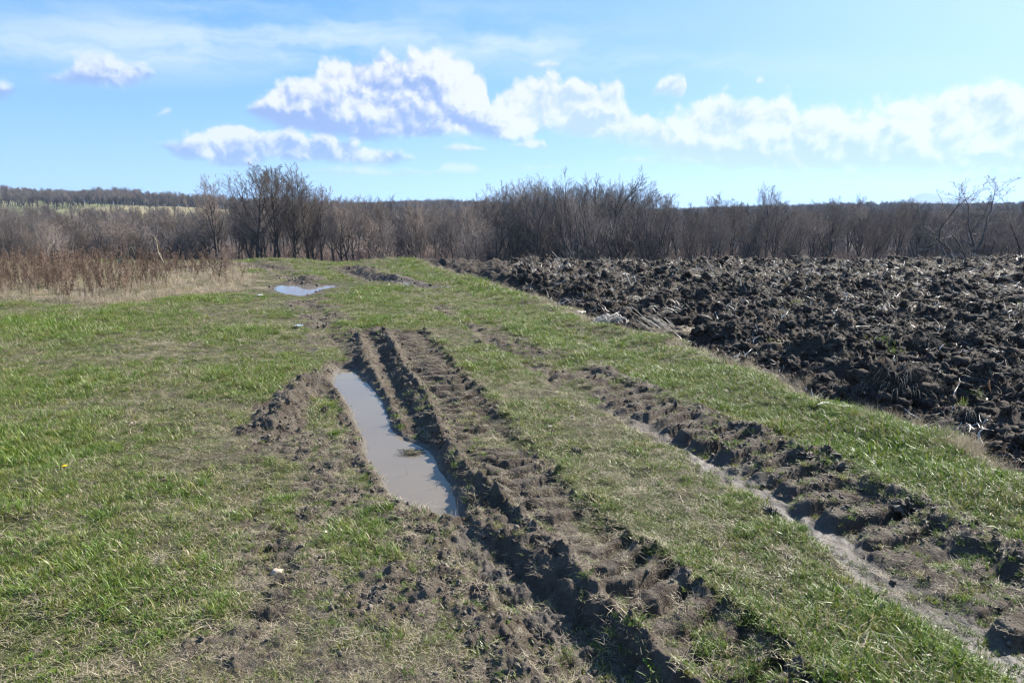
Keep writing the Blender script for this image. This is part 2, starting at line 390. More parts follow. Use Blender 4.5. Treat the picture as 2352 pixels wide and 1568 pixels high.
        zz += bm * (-0.035 - 0.02 * near_k + right_side * (0.095 * lug - 0.025) * np.clip(0.7 + 0.9 * nC, 0.2, 1.2) * (0.5 + 0.5 * near_k))
        zz += bm * (1 - right_side) * (-0.012)
        mu = np.maximum(mu, bm * np.clip(0.52 + 0.6 * near_k + (0.9 - 0.4 * near_k) * nC, 0.1, 1))
        we = np.maximum(we, bm * (1 - right_side) * near_k * np.clip(0.75 + 0.5 * nC, 0, 1))
        smooth_mask = bm * (1 - right_side) * near_k
        tread_k = np.maximum(bm * right_side, tk_mid)
        d, l, s, L = dist(berm_right)
        hh = (0.016 + 0.028 * (s / L)) * np.clip(0.8 + 1.0 * nA + 0.6 * nC, 0.0, 1.9)
        fl = sstep(s, 0.05, 1.0) * (s < L)
        zz += hh * np.exp(-(d / (0.06 + 0.05 * s / L)) ** 2) * fl
        mu = np.maximum(mu, fl * (1 - sstep(d + 0.6 * wob, 0.08 + 0.06 * s / L, 0.20)) * np.clip(0.5 + 0.8 * nC + 0.5 * s / L, 0.1, 1))
        # rut with dry floor, its little ridge and the long ridge
        d, l, s, L = dist(rut_dry)
        zz = smin(zz, -0.075 + 1.1 * np.maximum(d + 0.35 * wob - 0.075, 0) + 0.004 * nB, 0.02)
        mu = np.maximum(mu, 1 - sstep(d + wob, 0.26, 0.36))
        d, l, s, L = dist(ridge_small)
        zz = smax(zz, (0.045 + 0.035 * nA + 0.03 * nB) - 1.0 * d, 0.02); mu = np.maximum(mu, 1 - sstep(d + wob, 0.12, 0.24))
        d, l, s, L = dist(trench)
        dd = np.where(l < 0, d * 0.75, d)
        e_ = np.clip(s / 0.3, 0, 1)
        zz = smin(zz, -0.075 * e_ - 0.02 + 1.5 * np.maximum(dd + 0.4 * wob - 0.085, 0) + 0.010 * nB, 0.02)
        mu = np.maximum(mu, (1 - sstep(d + wob + 0.08 * nC, 0.34, 0.50)) * np.clip(0.9 + 0.4 * nC, 0.4, 1))
        we = np.maximum(we, 0.5 * (1 - sstep(d, 0.04, 0.12)))
        d, l, s, L = dist(trench_small)
        zz = smin(zz, -0.06 + 0.9 * np.maximum(d + 0.5 * wob - 0.03, 0), 0.02)
        d, l, s, L = dist(ridge_main)
        hr = 0.046 - 0.006 * sstep(s, 2.0, 4.0) + 0.035 * nA + 0.04 * np.abs(nB)
        prof_ = np.where(l < 0, 1.9 * d, 0.9 * d)
        zz = smax(zz, hr - prof_ + 0.10 * 0.0, 0.018)
        mu = np.maximum(mu, (1 - sstep(d + wob, 0.17, 0.30)))
        # puddles: banks cut down to the water
        sd = poly_sdf(xm, ym, puddle_main)
        zz = smin(zz, WATER + 1.05 * (sd + 0.35 * wob) * np.where(sd > 0, 1, 0.6), 0.015)
        zz = np.where(sd < 0.3, np.maximum(zz, WATER - 0.09), zz)
        mu = np.maximum(mu, 1 - sstep(sd + 1.2 * wob, 0.08, 0.22)); we = np.maximum(we, 1 - sstep(sd, 0.0, 0.06))
        sd2 = poly_sdf(xm, ym, puddle_far)
        zz = smin(zz, WATER2 + 0.13 * (sd2 - 0.05 + 0.5 * wob), 0.02); zz = np.where(sd2 < 0.3, np.maximum(zz, WATER2 - 0.09), zz)
        mu = np.maximum(mu, 0.7 * (1 - sstep(sd2 + wob, 0.05, 0.3)))
        bk = np.exp(-((xm - at(695, 650)[0]) / 0.40) ** 2 - ((ym - at(695, 646)[1]) / 0.35) ** 2)
        mu = np.maximum(mu, sstep(bk + 0.2 * nA, 0.3, 0.5)); zz += 0.13 * bk * sstep(sd2, 0.0, 0.15)
        sd3 = poly_sdf(xm, ym, puddle_small)
        zz = smin(zz, WATER2 + 0.3 * sd3, 0.02)
        # rough mud relief
        ck, cv_ = worley(xm + 0.03 * nA, ym + 0.03 * nB, 0.075)
        crumb = (0.5 - np.clip(ck, 0, 1)) * (cv_ > 0.45)
        mk = (1 - 0.88 * tread_k) * sstep(mu, 0.35, 0.8) * (1 - 0.85 * smooth_mask) * (1 - 0.7 * (1 - sstep(poly_st(xm, ym, rut_dry)[0], 0.06, 0.12)))
        mk = mk * sstep(sd, 0.0, 0.07) * sstep(sd2, 0.0, 0.12)
        zz += mk * (0.020 * nB + 0.010 * crumb + 0.012 * billow(xm, ym, 0.06, 3.0) + 0.006 * billow(xm, ym, 0.022, 4.0))
        # ploughed field
        sdf_ = poly_sdf(xm, ym, field_poly) + 0.10 * nA + 0.03 * nB
        p = 1 - sstep(sdf_, -0.02, 0.03)
        ix = sstep(-sdf_, 0.0, 0.7)
        wx = xm + 0.12 * fbm(xm, ym, 0.5, 2, 0.5, 31); wy = ym + 0.12 * fbm(xm, ym, 0.5, 2, 0.5, 41)
        rr = np.hypot(xm, ym)
        pf_ = 0.15 * (billow(wx * 0.62, wy, 0.60, 2.0)) + 0.06 * (billow(wx * 0.7, wy, 0.26, 6.0)) + 0.035 * billow(wx, wy, 0.12, 8.0) + 0.02 * billow(xm, ym, 0.055, 12.0) + 0.010 * nB
        wk, wv = worley(wx, wy, 0.36, 5)
        pf_ += 0.10 * np.clip(0.6 - wk, 0, 1) * (wv > 0.6)
        rg_ = 1 - np.abs(perlin(wx / 0.42 + 40, wy / 0.30)) * 2.2
        pf_ += 0.06 * np.clip(rg_, -0.5, 1) + 0.030 * fbm(xm, ym, 0.09, 3, 0.6, 22)
        zfield = z[m] - 0.16 - 0.13 * sstep(ym, 12, 20) + (0.45 + 0.55 * ix) * pf_ + 0.05 * ix
        zfield += 0.06 * nC * ix
        zz = np.where(p > 0, zz * (1 - p) + zfield * p, zz)
        # verge lip of raised turf along the field
        vg = np.exp(-((sdf_ - 0.35) / 0.30) ** 2) * (1 - p)
        zz += 0.06 * vg * (1 + 0.8 * nC) * (1 - sstep(ym, 12, 20) * 0.4)
        mu = mu * (1 - p)
        # weeds plot
        wd = poly_sdf(xm, ym, weed_poly)
        st = 1 - sstep(wd + 0.6 * nC, -0.3, 0.5)
        st = np.maximum(st, 0.45 * np.exp(-((sdf_ - 0.10) / 0.10) ** 2) * (1 - p))
        z[m] = zz; mud[m] = mu; wet[m] = we; pl[m] = p; straw[m] = st
    return z, mud, wet, pl, straw
def H(x, y):
    return float(terrain(np.array([x]), np.array([y]))[0][0])
def hit(px, py):
    """ground point under a point of the photograph"""
    z = 0.0
    for _ in range(12):
        x, y = at(px, py, z); z = 0.5 * z + 0.5 * H(x, y)
    return x, y, z

# ------------------------------------------------------------------ materials
def mat(name):
    m = bpy.data.materials.new(name); m.use_nodes = True
    t = NT(m.node_tree); t.n.clear()
    out = t.n.new('ShaderNodeOutputMaterial'); b = t.n.new('ShaderNodeBsdfPrincipled')
    t.l.new(b.outputs[0], out.inputs[0])
    return m, t, b, out
def attr(t, name):
    n = t.n.new('ShaderNodeAttribute'); n.attribute_name = name; n.attribute_type = 'GEOMETRY'; return n.outputs['Fac']
def bump(t, h, strength, dist, b):
    n = t.n.new('ShaderNodeBump'); n.inputs['Strength'].default_value = strength; n.inputs['Distance'].default_value = dist
    t.put(n.inputs['Height'], h); t.l.new(n.outputs[0], b.inputs['Normal']); return n

def soil_material():
    m, t, b, out = mat('soil_and_turf')
    g = t.n.new('ShaderNodeNewGeometry'); P = g.outputs['Position']
    mud, wet, pl, straw = (attr(t, a) for a in ('mud', 'wet', 'plough', 'straw'))
    n1 = t.noise(P, 1.1, 4); n2 = t.noise(P, 9, 4, 0.6); n3 = t.noise(P, 60, 4, 0.65); n4 = t.noise(P, 260, 2)
    green = t.mix(n3, c4(0.022, 0.028, 0.009), c4(0.080, 0.098, 0.024))
    thatch = t.mix(n3, c4(0.045, 0.036, 0.024), c4(0.125, 0.105, 0.068))
    turf = t.mix(t.step(t.m('ADD', t.m('MULTIPLY', n2, 0.6), t.m('MULTIPLY', n1, 0.5)), 0.42, 0.66), green, thatch)
    turf = t.mix(straw, turf, t.mix(n3, c4(0.14, 0.105, 0.07), c4(0.32, 0.26, 0.18)))
    mdry = t.mix(n3, c4(0.066, 0.053, 0.040), c4(0.152, 0.126, 0.098))
    mdry = t.mix(t.step(n2, 0.35, 0.7), mdry, c4(0.064, 0.049, 0.036))
    mwet = t.mix(n3, c4(0.040, 0.033, 0.027), c4(0.075, 0.063, 0.052))
    mcol = t.mix(t.m('MULTIPLY', wet, 0.95, clamp=True), mdry, mwet)
    col = t.mix(t.step(mud, 0.30, 0.62), turf, mcol)
    pcol = t.mix(n3, c4(0.024, 0.019, 0.0155), c4(0.074, 0.059, 0.047))
    pcol = t.mix(t.step(n2, 0.45, 0.75), pcol, c4(0.088, 0.071, 0.057))
    col = t.mix(pl, col, pcol)
    # far land: meadow strips, fallow and leaf litter under the woods
    sp = t.n.new('ShaderNodeSeparateXYZ'); t.l.new(P, sp.inputs[0]); Y = sp.outputs[1]; X = sp.outputs[0]
    f1 = t.noise(P, 0.010, 3); f2 = t.noise(P, 0.3, 4)
    litter = t.mix(f2, c4(0.045, 0.034, 0.025), c4(0.085, 0.066, 0.047))
    meadow = t.mix(t.step(f1, 0.42, 0.56), c4(0.085, 0.130, 0.028), c4(0.24, 0.20, 0.10))
    meadow = t.mix(t.step(f2, 0.3, 0.75), meadow, c4(0.17, 0.145, 0.08))
    kx = t.m('DIVIDE', X, t.m('MAXIMUM', Y, 1.0))
    mk_ = t.m('MAXIMUM', t.m('SUBTRACT', 1.0, t.step(kx, -0.38, -0.33)), t.m('MULTIPLY', t.step(kx, 0.16, 0.18), t.m('SUBTRACT', 1.0, t.step(kx, 0.26, 0.28))))
    farc = t.mix(t.m('MULTIPLY', t.step(Y, 215, 235), mk_), litter, meadow)
    farc = t.mix(t.step(Y, 600, 900), farc, c4(0.045, 0.05, 0.045))
    col = t.mix(t.step(Y, 26, 34), col, farc)
    t.put(b.inputs['Base Color'], col)
    rg = t.m('SUBTRACT', 0.88, t.m('MULTIPLY', wet, 0.30))
    t.put(b.inputs['Roughness'], t.m('ADD', rg, t.m('MULTIPLY', t.m('SUBTRACT', n2, 0.5), 0.25)))
    t.put(b.inputs['Specular IOR Level'], t.m('MULTIPLY_ADD', wet, 0.22, 0.15))
    n5 = t.noise(P, 28, 5, 0.7)
    hgt = t.m('ADD', t.m('MULTIPLY_ADD', n5, 1.6, n3), t.m('MULTIPLY', n4, 0.3))
    bn = bump(t, hgt, 0.8, 0.022, b)
    t.put(bn.inputs['Strength'], t.m('SUBTRACT', 0.85, t.m('MULTIPLY', wet, 0.55)))
    return m
M_SOIL = soil_material()

def simple(name, ca, cb, scale=40, rough=0.8, spec=0.3, bmp=0.0, rnd=0.0, trans=0.0, rndcol=None, hue=None):
    """two-tone procedural material; per-instance random, optional translucency"""
    m, t, b, out = mat(name)
    g = t.n.new('ShaderNodeNewGeometry'); P = g.outputs['Position']
    oi = t.n.new('ShaderNodeObjectInfo')
    n = t.noise(P, scale, 3)
    f = t.step(n, 0.3, 0.7)
    col = t.mix(f, ca, cb)
    if rndcol is not None:
        col = t.mix(t.step(oi.outputs['Random'], rndcol[1], rndcol[2]), col, rndcol[0])
    if rnd:
        hs = t.n.new('ShaderNodeHueSaturation'); t.put(hs.inputs['Color'], col)
        t.put(hs.inputs['Value'], t.m('ADD', 1 - rnd, t.m('MULTIPLY', oi.outputs['Random'], 2 * rnd)))
        col = hs.outputs[0]
    t.put(b.inputs['Base Color'], col)
    b.inputs['Roughness'].default_value = rough; b.inputs['Specular IOR Level'].default_value = spec
    if bmp: bump(t, t.noise(P, scale * 2.5, 3), 0.7, bmp, b)
    if trans:
        tr = t.n.new('ShaderNodeBsdfTranslucent'); t.put(tr.inputs[0], col)
        ms = t.n.new('ShaderNodeMixShader'); ms.inputs[0].default_value = trans
        t.l.new(b.outputs[0], ms.inputs[1]); t.l.new(tr.outputs[0], ms.inputs[2]); t.l.new(ms.outputs[0], out.inputs[0])
    return m

def grass_material(name, base, tip, dry, dryf, trans=0.35, rough=0.45):
    """blades: per-blade attribute picks live green, yellowed or dead"""
    m, t, b, out = mat(name)
    g = t.n.new('ShaderNodeNewGeometry'); P = g.outputs['Position']
    oi = t.n.new('ShaderNodeObjectInfo')
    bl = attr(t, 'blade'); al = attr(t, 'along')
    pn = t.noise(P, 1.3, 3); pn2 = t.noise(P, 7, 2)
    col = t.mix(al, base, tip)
    yel = c4(0.25, 0.23, 0.030)
    col = t.mix(t.m('MULTIPLY', t.step(t.m('ADD', t.m('MULTIPLY', pn2, 0.6), t.m('MULTIPLY', oi.outputs['Random'], 0.4)), 0.48, 0.75), 0.55), col, yel)
    k = t.m('ADD', bl, t.m('MULTIPLY', t.m('SUBTRACT', pn, 0.5), 1.1))
    k = t.m('ADD', k, t.m('MULTIPLY', t.m('SUBTRACT', oi.outputs['Random'], 0.5), 0.3))
    col = t.mix(t.step(k, 1 - dryf - 0.05, 1 - dryf + 0.05), col, dry)
    t.put(b.inputs['Base Color'], col)
    b.inputs['Roughness'].default_value = rough; b.inputs['Specular IOR Level'].default_value = 0.45
    tr = t.n.new('ShaderNodeBsdfTranslucent'); t.put(tr.inputs[0], col)
    ms = t.n.new('ShaderNodeMixShader'); ms.inputs[0].default_value = trans
    t.l.new(b.outputs[0], ms.inputs[1]); t.l.new(tr.outputs[0], ms.inputs[2]); t.l.new(ms.outputs[0], out.inputs[0])
    return m
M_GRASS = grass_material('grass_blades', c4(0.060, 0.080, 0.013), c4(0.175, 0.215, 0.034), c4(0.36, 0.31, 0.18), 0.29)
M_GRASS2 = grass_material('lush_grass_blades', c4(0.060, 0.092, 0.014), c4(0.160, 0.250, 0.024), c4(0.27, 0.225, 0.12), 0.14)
M_STRAW = simple('dry_straw', c4(0.24, 0.19, 0.125), c4(0.44, 0.37, 0.26), 60, 0.6, 0.3, 0, 0.25, 0.25)
M_PALE = simple('bleached_stalk', c4(0.36, 0.32, 0.26), c4(0.60, 0.55, 0.47), 40, 0.55, 0.35, 0, 0.2, 0.15)
M_WEED = simple('brown_weed', c4(0.105, 0.070, 0.050), c4(0.22, 0.155, 0.115), 12, 0.85, 0.15, 0, 0.4, 0.15)
M_CLOD = simple('ploughed_clod', c4(0.024, 0.019, 0.0155), c4(0.078, 0.063, 0.050), 45, 0.9, 0.12, 0.012, 0.15)
M_MUD = simple('mud_crumb', c4(0.058, 0.046, 0.035), c4(0.138, 0.114, 0.088), 45, 0.8, 0.3, 0.008, 0.2)
M_BARK = simple('bark', c4(0.052, 0.046, 0.040), c4(0.105, 0.094, 0.083), 3, 0.9, 0.15, 0.0, 0.25)
M_TWIG = simple('twigs', c4(0.15, 0.12, 0.098), c4(0.26, 0.215, 0.18), 0.35, 0.85, 0.1, 0.0, 0.42)
M_TWIGD = simple('dark_twigs', c4(0.12, 0.102, 0.09), c4(0.20, 0.17, 0.15), 0.35, 0.85, 0.1, 0.0, 0.25)
M_BUSH = simple('reddish_twigs', c4(0.18, 0.13, 0.105), c4(0.30, 0.235, 0.195), 0.35, 0.85, 0.1, 0.0, 0.42)

# ------------------------------------------------------------------ object helpers
def new_mesh(name, verts, faces, mats, smooth=False, attrs=None):
    """verts (n,3) array; faces list or (n,3)/(n,4) array"""
    me = bpy.data.meshes.new(name)
    verts = np.asarray(verts, np.float32)
    if isinstance(faces, np.ndarray):
        k = faces.shape[1]; n = len(faces)
        me.vertices.add(len(verts)); me.vertices.foreach_set('co', verts.ravel())
        me.loops.add(n * k); me.loops.foreach_set('vertex_index', faces.astype(np.int32).ravel())
        me.polygons.add(n); me.polygons.foreach_set('loop_start', np.arange(0, n * k, k, dtype=np.int32))
        me.update(calc_edges=True)
    else:
        me.from_pydata([tuple(v) for v in verts], [], faces)
    for m in (mats if isinstance(mats, (list, tuple)) else [mats]): me.materials.append(m)
    if smooth: me.shade_smooth()
    for k, v in (attrs or {}).items():
        a = me.attributes.new(k, 'FLOAT', 'POINT'); a.data.foreach_set('value', np.asarray(v, np.float32))
    me.validate(); me.update()
    return me
def tag(o, label=None, cat=None, group=None, kind=None):
    if label: o['label'] = label
    if cat: o['category'] = cat
    if group: o['group'] = group
    if kind: o['kind'] = kind
    return o
def link(name, me, parent=None, loc=None, rot=None):
    o = bpy.data.objects.new(name, me); COL.objects.link(o)
    if parent: o.parent = parent
    if loc is not None: o.location = loc
    if rot is not None: o.rotation_euler = rot
    return o
def empty(name, loc, rz=0.0):
    o = bpy.data.objects.new(name, None); COL.objects.link(o); o.location = loc; o.rotation_euler = (0, 0, rz)
    o.empty_display_size = 0.2
    return o
def tubes(segs, sides):
    """segs: array (n,8) p0,p1,r0,r1 -> verts, tri/quad faces as arrays"""
    s = np.asarray(segs, float); n = len(s)
    p0, p1, r0, r1 = s[:, :3], s[:, 3:6], s[:, 6:7], s[:, 7:8]
    d = p1 - p0; d /= np.maximum(np.linalg.norm(d, axis=1, keepdims=True), 1e-9)
    ref = np.where(np.abs(d[:, 2:3]) > 0.9, np.array([[1.0, 0, 0]]), np.array([[0, 0, 1.0]]))
    u = np.cross(d, ref); u /= np.maximum(np.linalg.norm(u, axis=1, keepdims=True), 1e-9); v = np.cross(d, u)
    vs = []
    for k in range(sides):
        a = 2 * pi * k / sides; o = u * cos(a) + v * sin(a)
        vs += [p0 + o * r0, p1 + o * r1]
    V = np.stack(vs, 1).reshape(-1, 3)
    base = (np.arange(n) * 2 * sides)[:, None]
    F = []
    for k in range(sides):
        a = 2 * k; b = (2 * k + 2) % (2 * sides)
        F.append(np.concatenate([base + a, base + b, base + b + 1, base + a + 1], 1))
    return V, np.stack(F, 1).reshape(-1, 4)
def join_tubes(parts):
    Vs, Fs, off = [], [], 0
    for segs, sides in parts:
        if len(segs) == 0: continue
        V, F = tubes(segs, sides); Vs.append(V); Fs.append(F + off); off += len(V)
    return np.concatenate(Vs), np.concatenate(Fs)

_cols = {}
def proto_collection(name, meshes):
    c = bpy.data.collections.new(name)
    for i, me in enumerate(meshes):
        o = bpy.data.objects.new('%s_source_%02d' % (name, i), me); c.objects.link(o)
    return c
def scatter(name, label, pts, rot, scl, idx, coll, cat=None, group=None):
    """one countless mass: instances on points by geometry nodes"""
    me = bpy.data.meshes.new(name)
    pts = np.asarray(pts, np.float32); n = len(pts)
    me.vertices.add(n); me.vertices.foreach_set('co', pts.ravel())
    a = me.attributes.new('rot', 'FLOAT_VECTOR', 'POINT'); a.data.foreach_set('vector', np.asarray(rot, np.float32).ravel())
    a = me.attributes.new('scl', 'FLOAT_VECTOR', 'POINT')
    scl = np.asarray(scl, np.float32); scl = np.repeat(scl[:, None], 3, 1) if scl.ndim == 1 else scl
    a.data.foreach_set('vector', scl.ravel())
    a = me.attributes.new('idx', 'INT', 'POINT'); a.data.foreach_set('value', np.asarray(idx, np.int32))
    o = link(name, me)
    ng = bpy.data.node_groups.new('scatter_' + name, 'GeometryNodeTree')
    ng.interface.new_socket('Geometry', in_out='INPUT', socket_type='NodeSocketGeometry')
    ng.interface.new_socket('Geometry', in_out='OUTPUT', socket_type='NodeSocketGeometry')
    gi = ng.nodes.new('NodeGroupInput'); go = ng.nodes.new('NodeGroupOutput')
    ip = ng.nodes.new('GeometryNodeInstanceOnPoints'); ci = ng.nodes.new('GeometryNodeCollectionInfo')
    ci.inputs['Collection'].default_value = coll; ci.inputs['Separate Children'].default_value = True; ci.inputs['Reset Children'].default_value = True
    def na(nm, ty):
        q = ng.nodes.new('GeometryNodeInputNamedAttribute'); q.data_type = ty; q.inputs['Name'].default_value = nm
        return [s for s in q.outputs if s.enabled and s.name == 'Attribute'][0]
    e2r = ng.nodes.new('FunctionNodeEulerToRotation')
    L = ng.links
    L.new(gi.outputs[0], ip.inputs['Points']); L.new(ci.outputs[0], ip.inputs['Instance'])
    ip.inputs['Pick Instance'].default_value = True
    L.new(na('idx', 'INT'), ip.inputs['Instance Index'])
    L.new(na('rot', 'FLOAT_VECTOR'), e2r.inputs[0]); L.new(e2r.outputs[0], ip.inputs['Rotation'])
    L.new(na('scl', 'FLOAT_VECTOR'), ip.inputs['Scale'])
    L.new(ip.outputs[0], go.inputs[0])
    md = o.modifiers.new('scatter', 'NODES'); md.node_group = ng
    tag(o, label, cat, group, 'stuff')
    return o

# ------------------------------------------------------------------ the ground sheet
KMAX = 1.28
rows = np.concatenate([[0.02, 0.4, 0.8], np.geomspace(1.12, 23.0, 740), np.geomspace(23.3, 60, 60), np.geomspace(62, 700, 70), np.geomspace(740, 9000, 34)])
front = np.arctan(np.linspace(-KMAX, KMAX, 861)); amax = front[-1]
back = np.linspace(amax, 2 * pi - amax, 46)[1:-1]
angs = np.concatenate([front, back]); NC = len(angs); NR = len(rows)
A, R = np.meshgrid(angs, rows)
rad = np.where((A <= amax), R / np.cos(np.minimum(A, amax)), R / cos(amax))
GX = np.sin(A) * rad; GY = np.cos(A) * rad
gz, gmud, gwet, gpl, gstraw = terrain(GX.ravel(), GY.ravel())
V = np.stack([GX.ravel(), GY.ravel(), gz], 1)
ii, jj = np.meshgrid(np.arange(NR - 1), np.arange(NC), indexing='ij')
j2 = (jj + 1) % NC
F = np.stack([ii * NC + jj, ii * NC + j2, (ii + 1) * NC + j2, (ii + 1) * NC + jj], -1).reshape(-1, 4)[:, ::-1]
F = F[:, [0, 1, 2, 3]]
fpl = gpl[F].mean(1); fmud = gmud[F].mean(1)
sel_p = fpl > 0.5; sel_m = (fmud > 0.52) & ~sel_p
def sub_sheet(name, sel, label):
    f = F[sel]; ids = np.unique(f); remap = np.zeros(len(V), np.int64); remap[ids] = np.arange(len(ids))
    me = new_mesh(name, V[ids], remap[f], M_SOIL, True, {'mud': gmud[ids], 'wet': gwet[ids], 'plough': gpl[ids], 'straw': gstraw[ids]})
    return tag(link(name, me), label, kind='structure')
ground = sub_sheet('ground', ~(sel_p | sel_m), 'grassy ground running to the wooded hills')
track = sub_sheet('dirt_track', sel_m, 'rutted muddy wheel tracks through the grass')
field = sub_sheet('ploughed_field', sel_p, 'dark freshly ploughed field right of the track')

# ------------------------------------------------------------------ water
def water_mat(name, deep, rough=0.02):
    m, t, b, out = mat(name)
    g = t.n.new('ShaderNodeNewGeometry'); P = g.outputs['Position']
    n = t.noise(P, 2.2, 3)
    t.put(b.inputs['Base Color'], t.mix(n, deep, tuple(v * 0.8 for v in deep[:3]) + (1,)))
    b.inputs['Roughness'].default_value = rough; b.inputs['IOR'].default_value = 1.333; b.inputs['Specular IOR Level'].default_value = 0.5
    bump(t, t.noise(P, 9, 2), 0.06, 0.01, b)
    return m
M_WATER = water_mat('muddy_water', c4(0.158, 0.131, 0.099)); M_WATER2 = water_mat('puddle_water', c4(0.16, 0.14, 0.12))
def pool(name, poly, z, m, grow, label):
    c = np.mean(poly, 0)
    P_ = [(p[0] + (p[0] - c[0]) * grow[0] / max(1e-3, abs(np.linalg.norm(np.array(p) - c))), p[1] + (p[1] - c[1]) * grow[0] / max(1e-3, np.linalg.norm(np.array(p) - c)), z) for p in poly]
    # side walls give the water body depth
    n = len(P_); vs = P_ + [(x, y, z - 0.1) for x, y, _ in P_]
    fs = [list(range(n))[::-1]] + [[i, (i + 1) % n, n + (i + 1) % n, n + i] for i in range(n)]
    me = new_mesh(name, vs, fs, m)
    bm_fix(me)
    return tag(link(name, me), label, kind='structure')
def bm_fix(me):
    import bmesh
    b = bmesh.new(); b.from_mesh(me)
    top = max(b.faces, key=lambda f: len(f.verts))
    if top.normal.z < 0: top.normal_flip()
    bmesh.ops.triangulate(b, faces=[top]); b.to_mesh(me); b.free()
pool('puddle_water', puddle_main, WATER, M_WATER, (0.06,), 'long narrow puddle of beige muddy water filling the rut')
pool('puddle_water', puddle_far, WATER2, M_WATER2, (0.10,), 'wide shallow puddle reflecting the sky farther along the track')
pool('puddle_water', puddle_small, WATER2, M_WATER2, (0.0,), 'sliver of standing water in the far churned mud')

# ------------------------------------------------------------------ grass prototypes
rg = np.random.RandomState(5)
def blades(n, rad_, lmin, lmax, w, lean0, lean1, nseg=3, curl=0.5, flat=False, seed=0):
    r = np.random.RandomState(seed)
    Vv, Ff, ba, al = [], [], [], []
    for k in range(n):
        a = r.uniform(0, 2 * pi); q = rad_ * math.sqrt(r.uniform(0, 1))
        p = np.array([q * cos(a), q * sin(a), -0.006])
        yaw = r.uniform(0, 2 * pi); th = radians(r.uniform(lean0, lean1)); L = r.uniform(lmin, lmax)
        ww = w * r.uniform(0.6, 1.3); twist = r.uniform(-0.6, 0.6)
        o = len(Vv); rv = r.uniform()
        for s in range(nseg + 1):
            f = s / nseg
            side = np.array([-sin(yaw + twist * f), cos(yaw + twist * f), 0]) * ww * 0.5 * (1 - 0.92 * f ** 1.5)
            Vv += [p - side, p + side]; ba += [rv, rv]; al += [f, f]
            d = np.array([cos(yaw) * sin(th), sin(yaw) * sin(th), cos(th)])
            p = p + d * L / nseg; th = min(th + curl * r.uniform(0.3, 1.3), 1.85)
            yaw += r.uniform(-0.35, 0.35)
            if p[2] < 0.002 and s > 0: p[2] = 0.002 + 0.004 * r.uniform()
        for s in range(nseg): Ff.append([o + 2 * s, o + 2 * s + 1, o + 2 * s + 3, o + 2 * s + 2])
    return np.array(Vv), np.array(Ff), ba, al
def blade_mesh(name, m, *a, **k):
    V_, F_, b, al = blades(*a, **k)
    return new_mesh(name, V_, F_, m, False, {'blade': b, 'along': al})
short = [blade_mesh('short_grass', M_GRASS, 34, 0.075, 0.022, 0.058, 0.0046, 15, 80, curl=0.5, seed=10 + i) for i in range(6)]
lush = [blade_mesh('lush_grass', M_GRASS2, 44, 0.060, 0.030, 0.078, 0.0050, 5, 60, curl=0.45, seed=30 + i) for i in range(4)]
dry = [blade_mesh('straw_grass', M_STRAW, 24, 0.09, 0.04, 0.12, 0.0035, 60, 95, curl=0.3, seed=50 + i) for i in range(4)]
broadleaf = [blade_mesh('broad_leaves', M_GRASS2, 9, 0.02, 0.035, 0.06, 0.016, 45, 80, nseg=4, curl=0.25, seed=60 + i) for i in range(3)]
C_GRASS = proto_collection('grass', short + lush + dry + broadleaf)       # 0-5 short, 6-9 lush, 10-13 dry
tall = [blade_mesh('tall_dry_grass', M_STRAW, 40, 0.10, 0.14, 0.34, 0.005, 3, 45, nseg=4, curl=0.22, seed=70 + i) for i in range(4)]
C_TALL = proto_collection('tall_grass', tall)
resid = [blade_mesh('residue', M_PALE, 3, 0.05, 0.06, 0.20, 0.010, 50, 100, nseg=4, curl=0.45, seed=90 + i) for i in range(7)] + \
        [blade_mesh('residue', M_STRAW, 8, 0.05, 0.05, 0.16, 0.0035, 20, 100, nseg=4, curl=0.5, seed=100 + i) for i in range(5)]
C_RES = proto_collection('residue', resid)

import bmesh
def lump_mesh(name, m, seed, sub=2, rough=0.35, sq=0.7):
    b = bmesh.new(); bmesh.ops.create_icosphere(b, subdivisions=sub, radius=1.0)
    co = np.array([v.co[:] for v in b.verts]); r = np.random.RandomState(seed)
    d = np.ones(len(co))
    for k in range(10):                                   # chipped facets
        n = r.normal(size=3); n /= np.linalg.norm(n); c_ = r.uniform(0.62, 0.92)
        h = co @ n; cut = h * d > c_; d = np.where(cut, c_ / np.maximum(h, 1e-3), d)
    d *= 1 + rough * 0.55 * perlin(co[:, 0] * 1.7 + seed, co[:, 1] * 1.7 + co[:, 2] * 2.3) + rough * 0.55 * perlin(co[:, 0] * 5 + seed, co[:, 2] * 5 - co[:, 1] * 4)
    if sub >= 3: d *= 1 + rough * 0.22 * perlin(co[:, 0] * 11 + co[:, 1] * 4, co[:, 2] * 11 - seed) 
    co = co * d[:, None] * np.array([1, r.uniform(0.55, 1.0), sq * r.uniform(0.7, 1.1)])
    f = np.array([[v.index for v in fc.verts] for fc in b.faces]); b.free()
    return new_mesh(name, co, f, m, True)
clods = [lump_mesh('clod', M_CLOD, 200 + i, 3 if i < 5 else 2, 0.9) for i in range(9)]
C_CLOD = proto_collection('clods', clods)
crumbs = [lump_mesh('crumb', M_MUD, 230 + i, 3 if i < 3 else 2, 1.0) for i in range(7)]
C_CRUMB = proto_collection('crumbs', crumbs)

def fan_points(n, y0, y1, k=1.0, pw=1.0, seed=1):
    """random points in the view fan; density ~ uniform per area when pw=1"""
    r = np.random.RandomState(seed)
    u = r.uniform(0, 1, n); Y = np.sqrt(y0 ** 2 + u * (y1 ** 2 - y0 ** 2)) if pw == 1.0 else y0 * (y1 / y0) ** (u ** pw)
    X = Y * r.uniform(-k, k, n)
    return X, Y, r

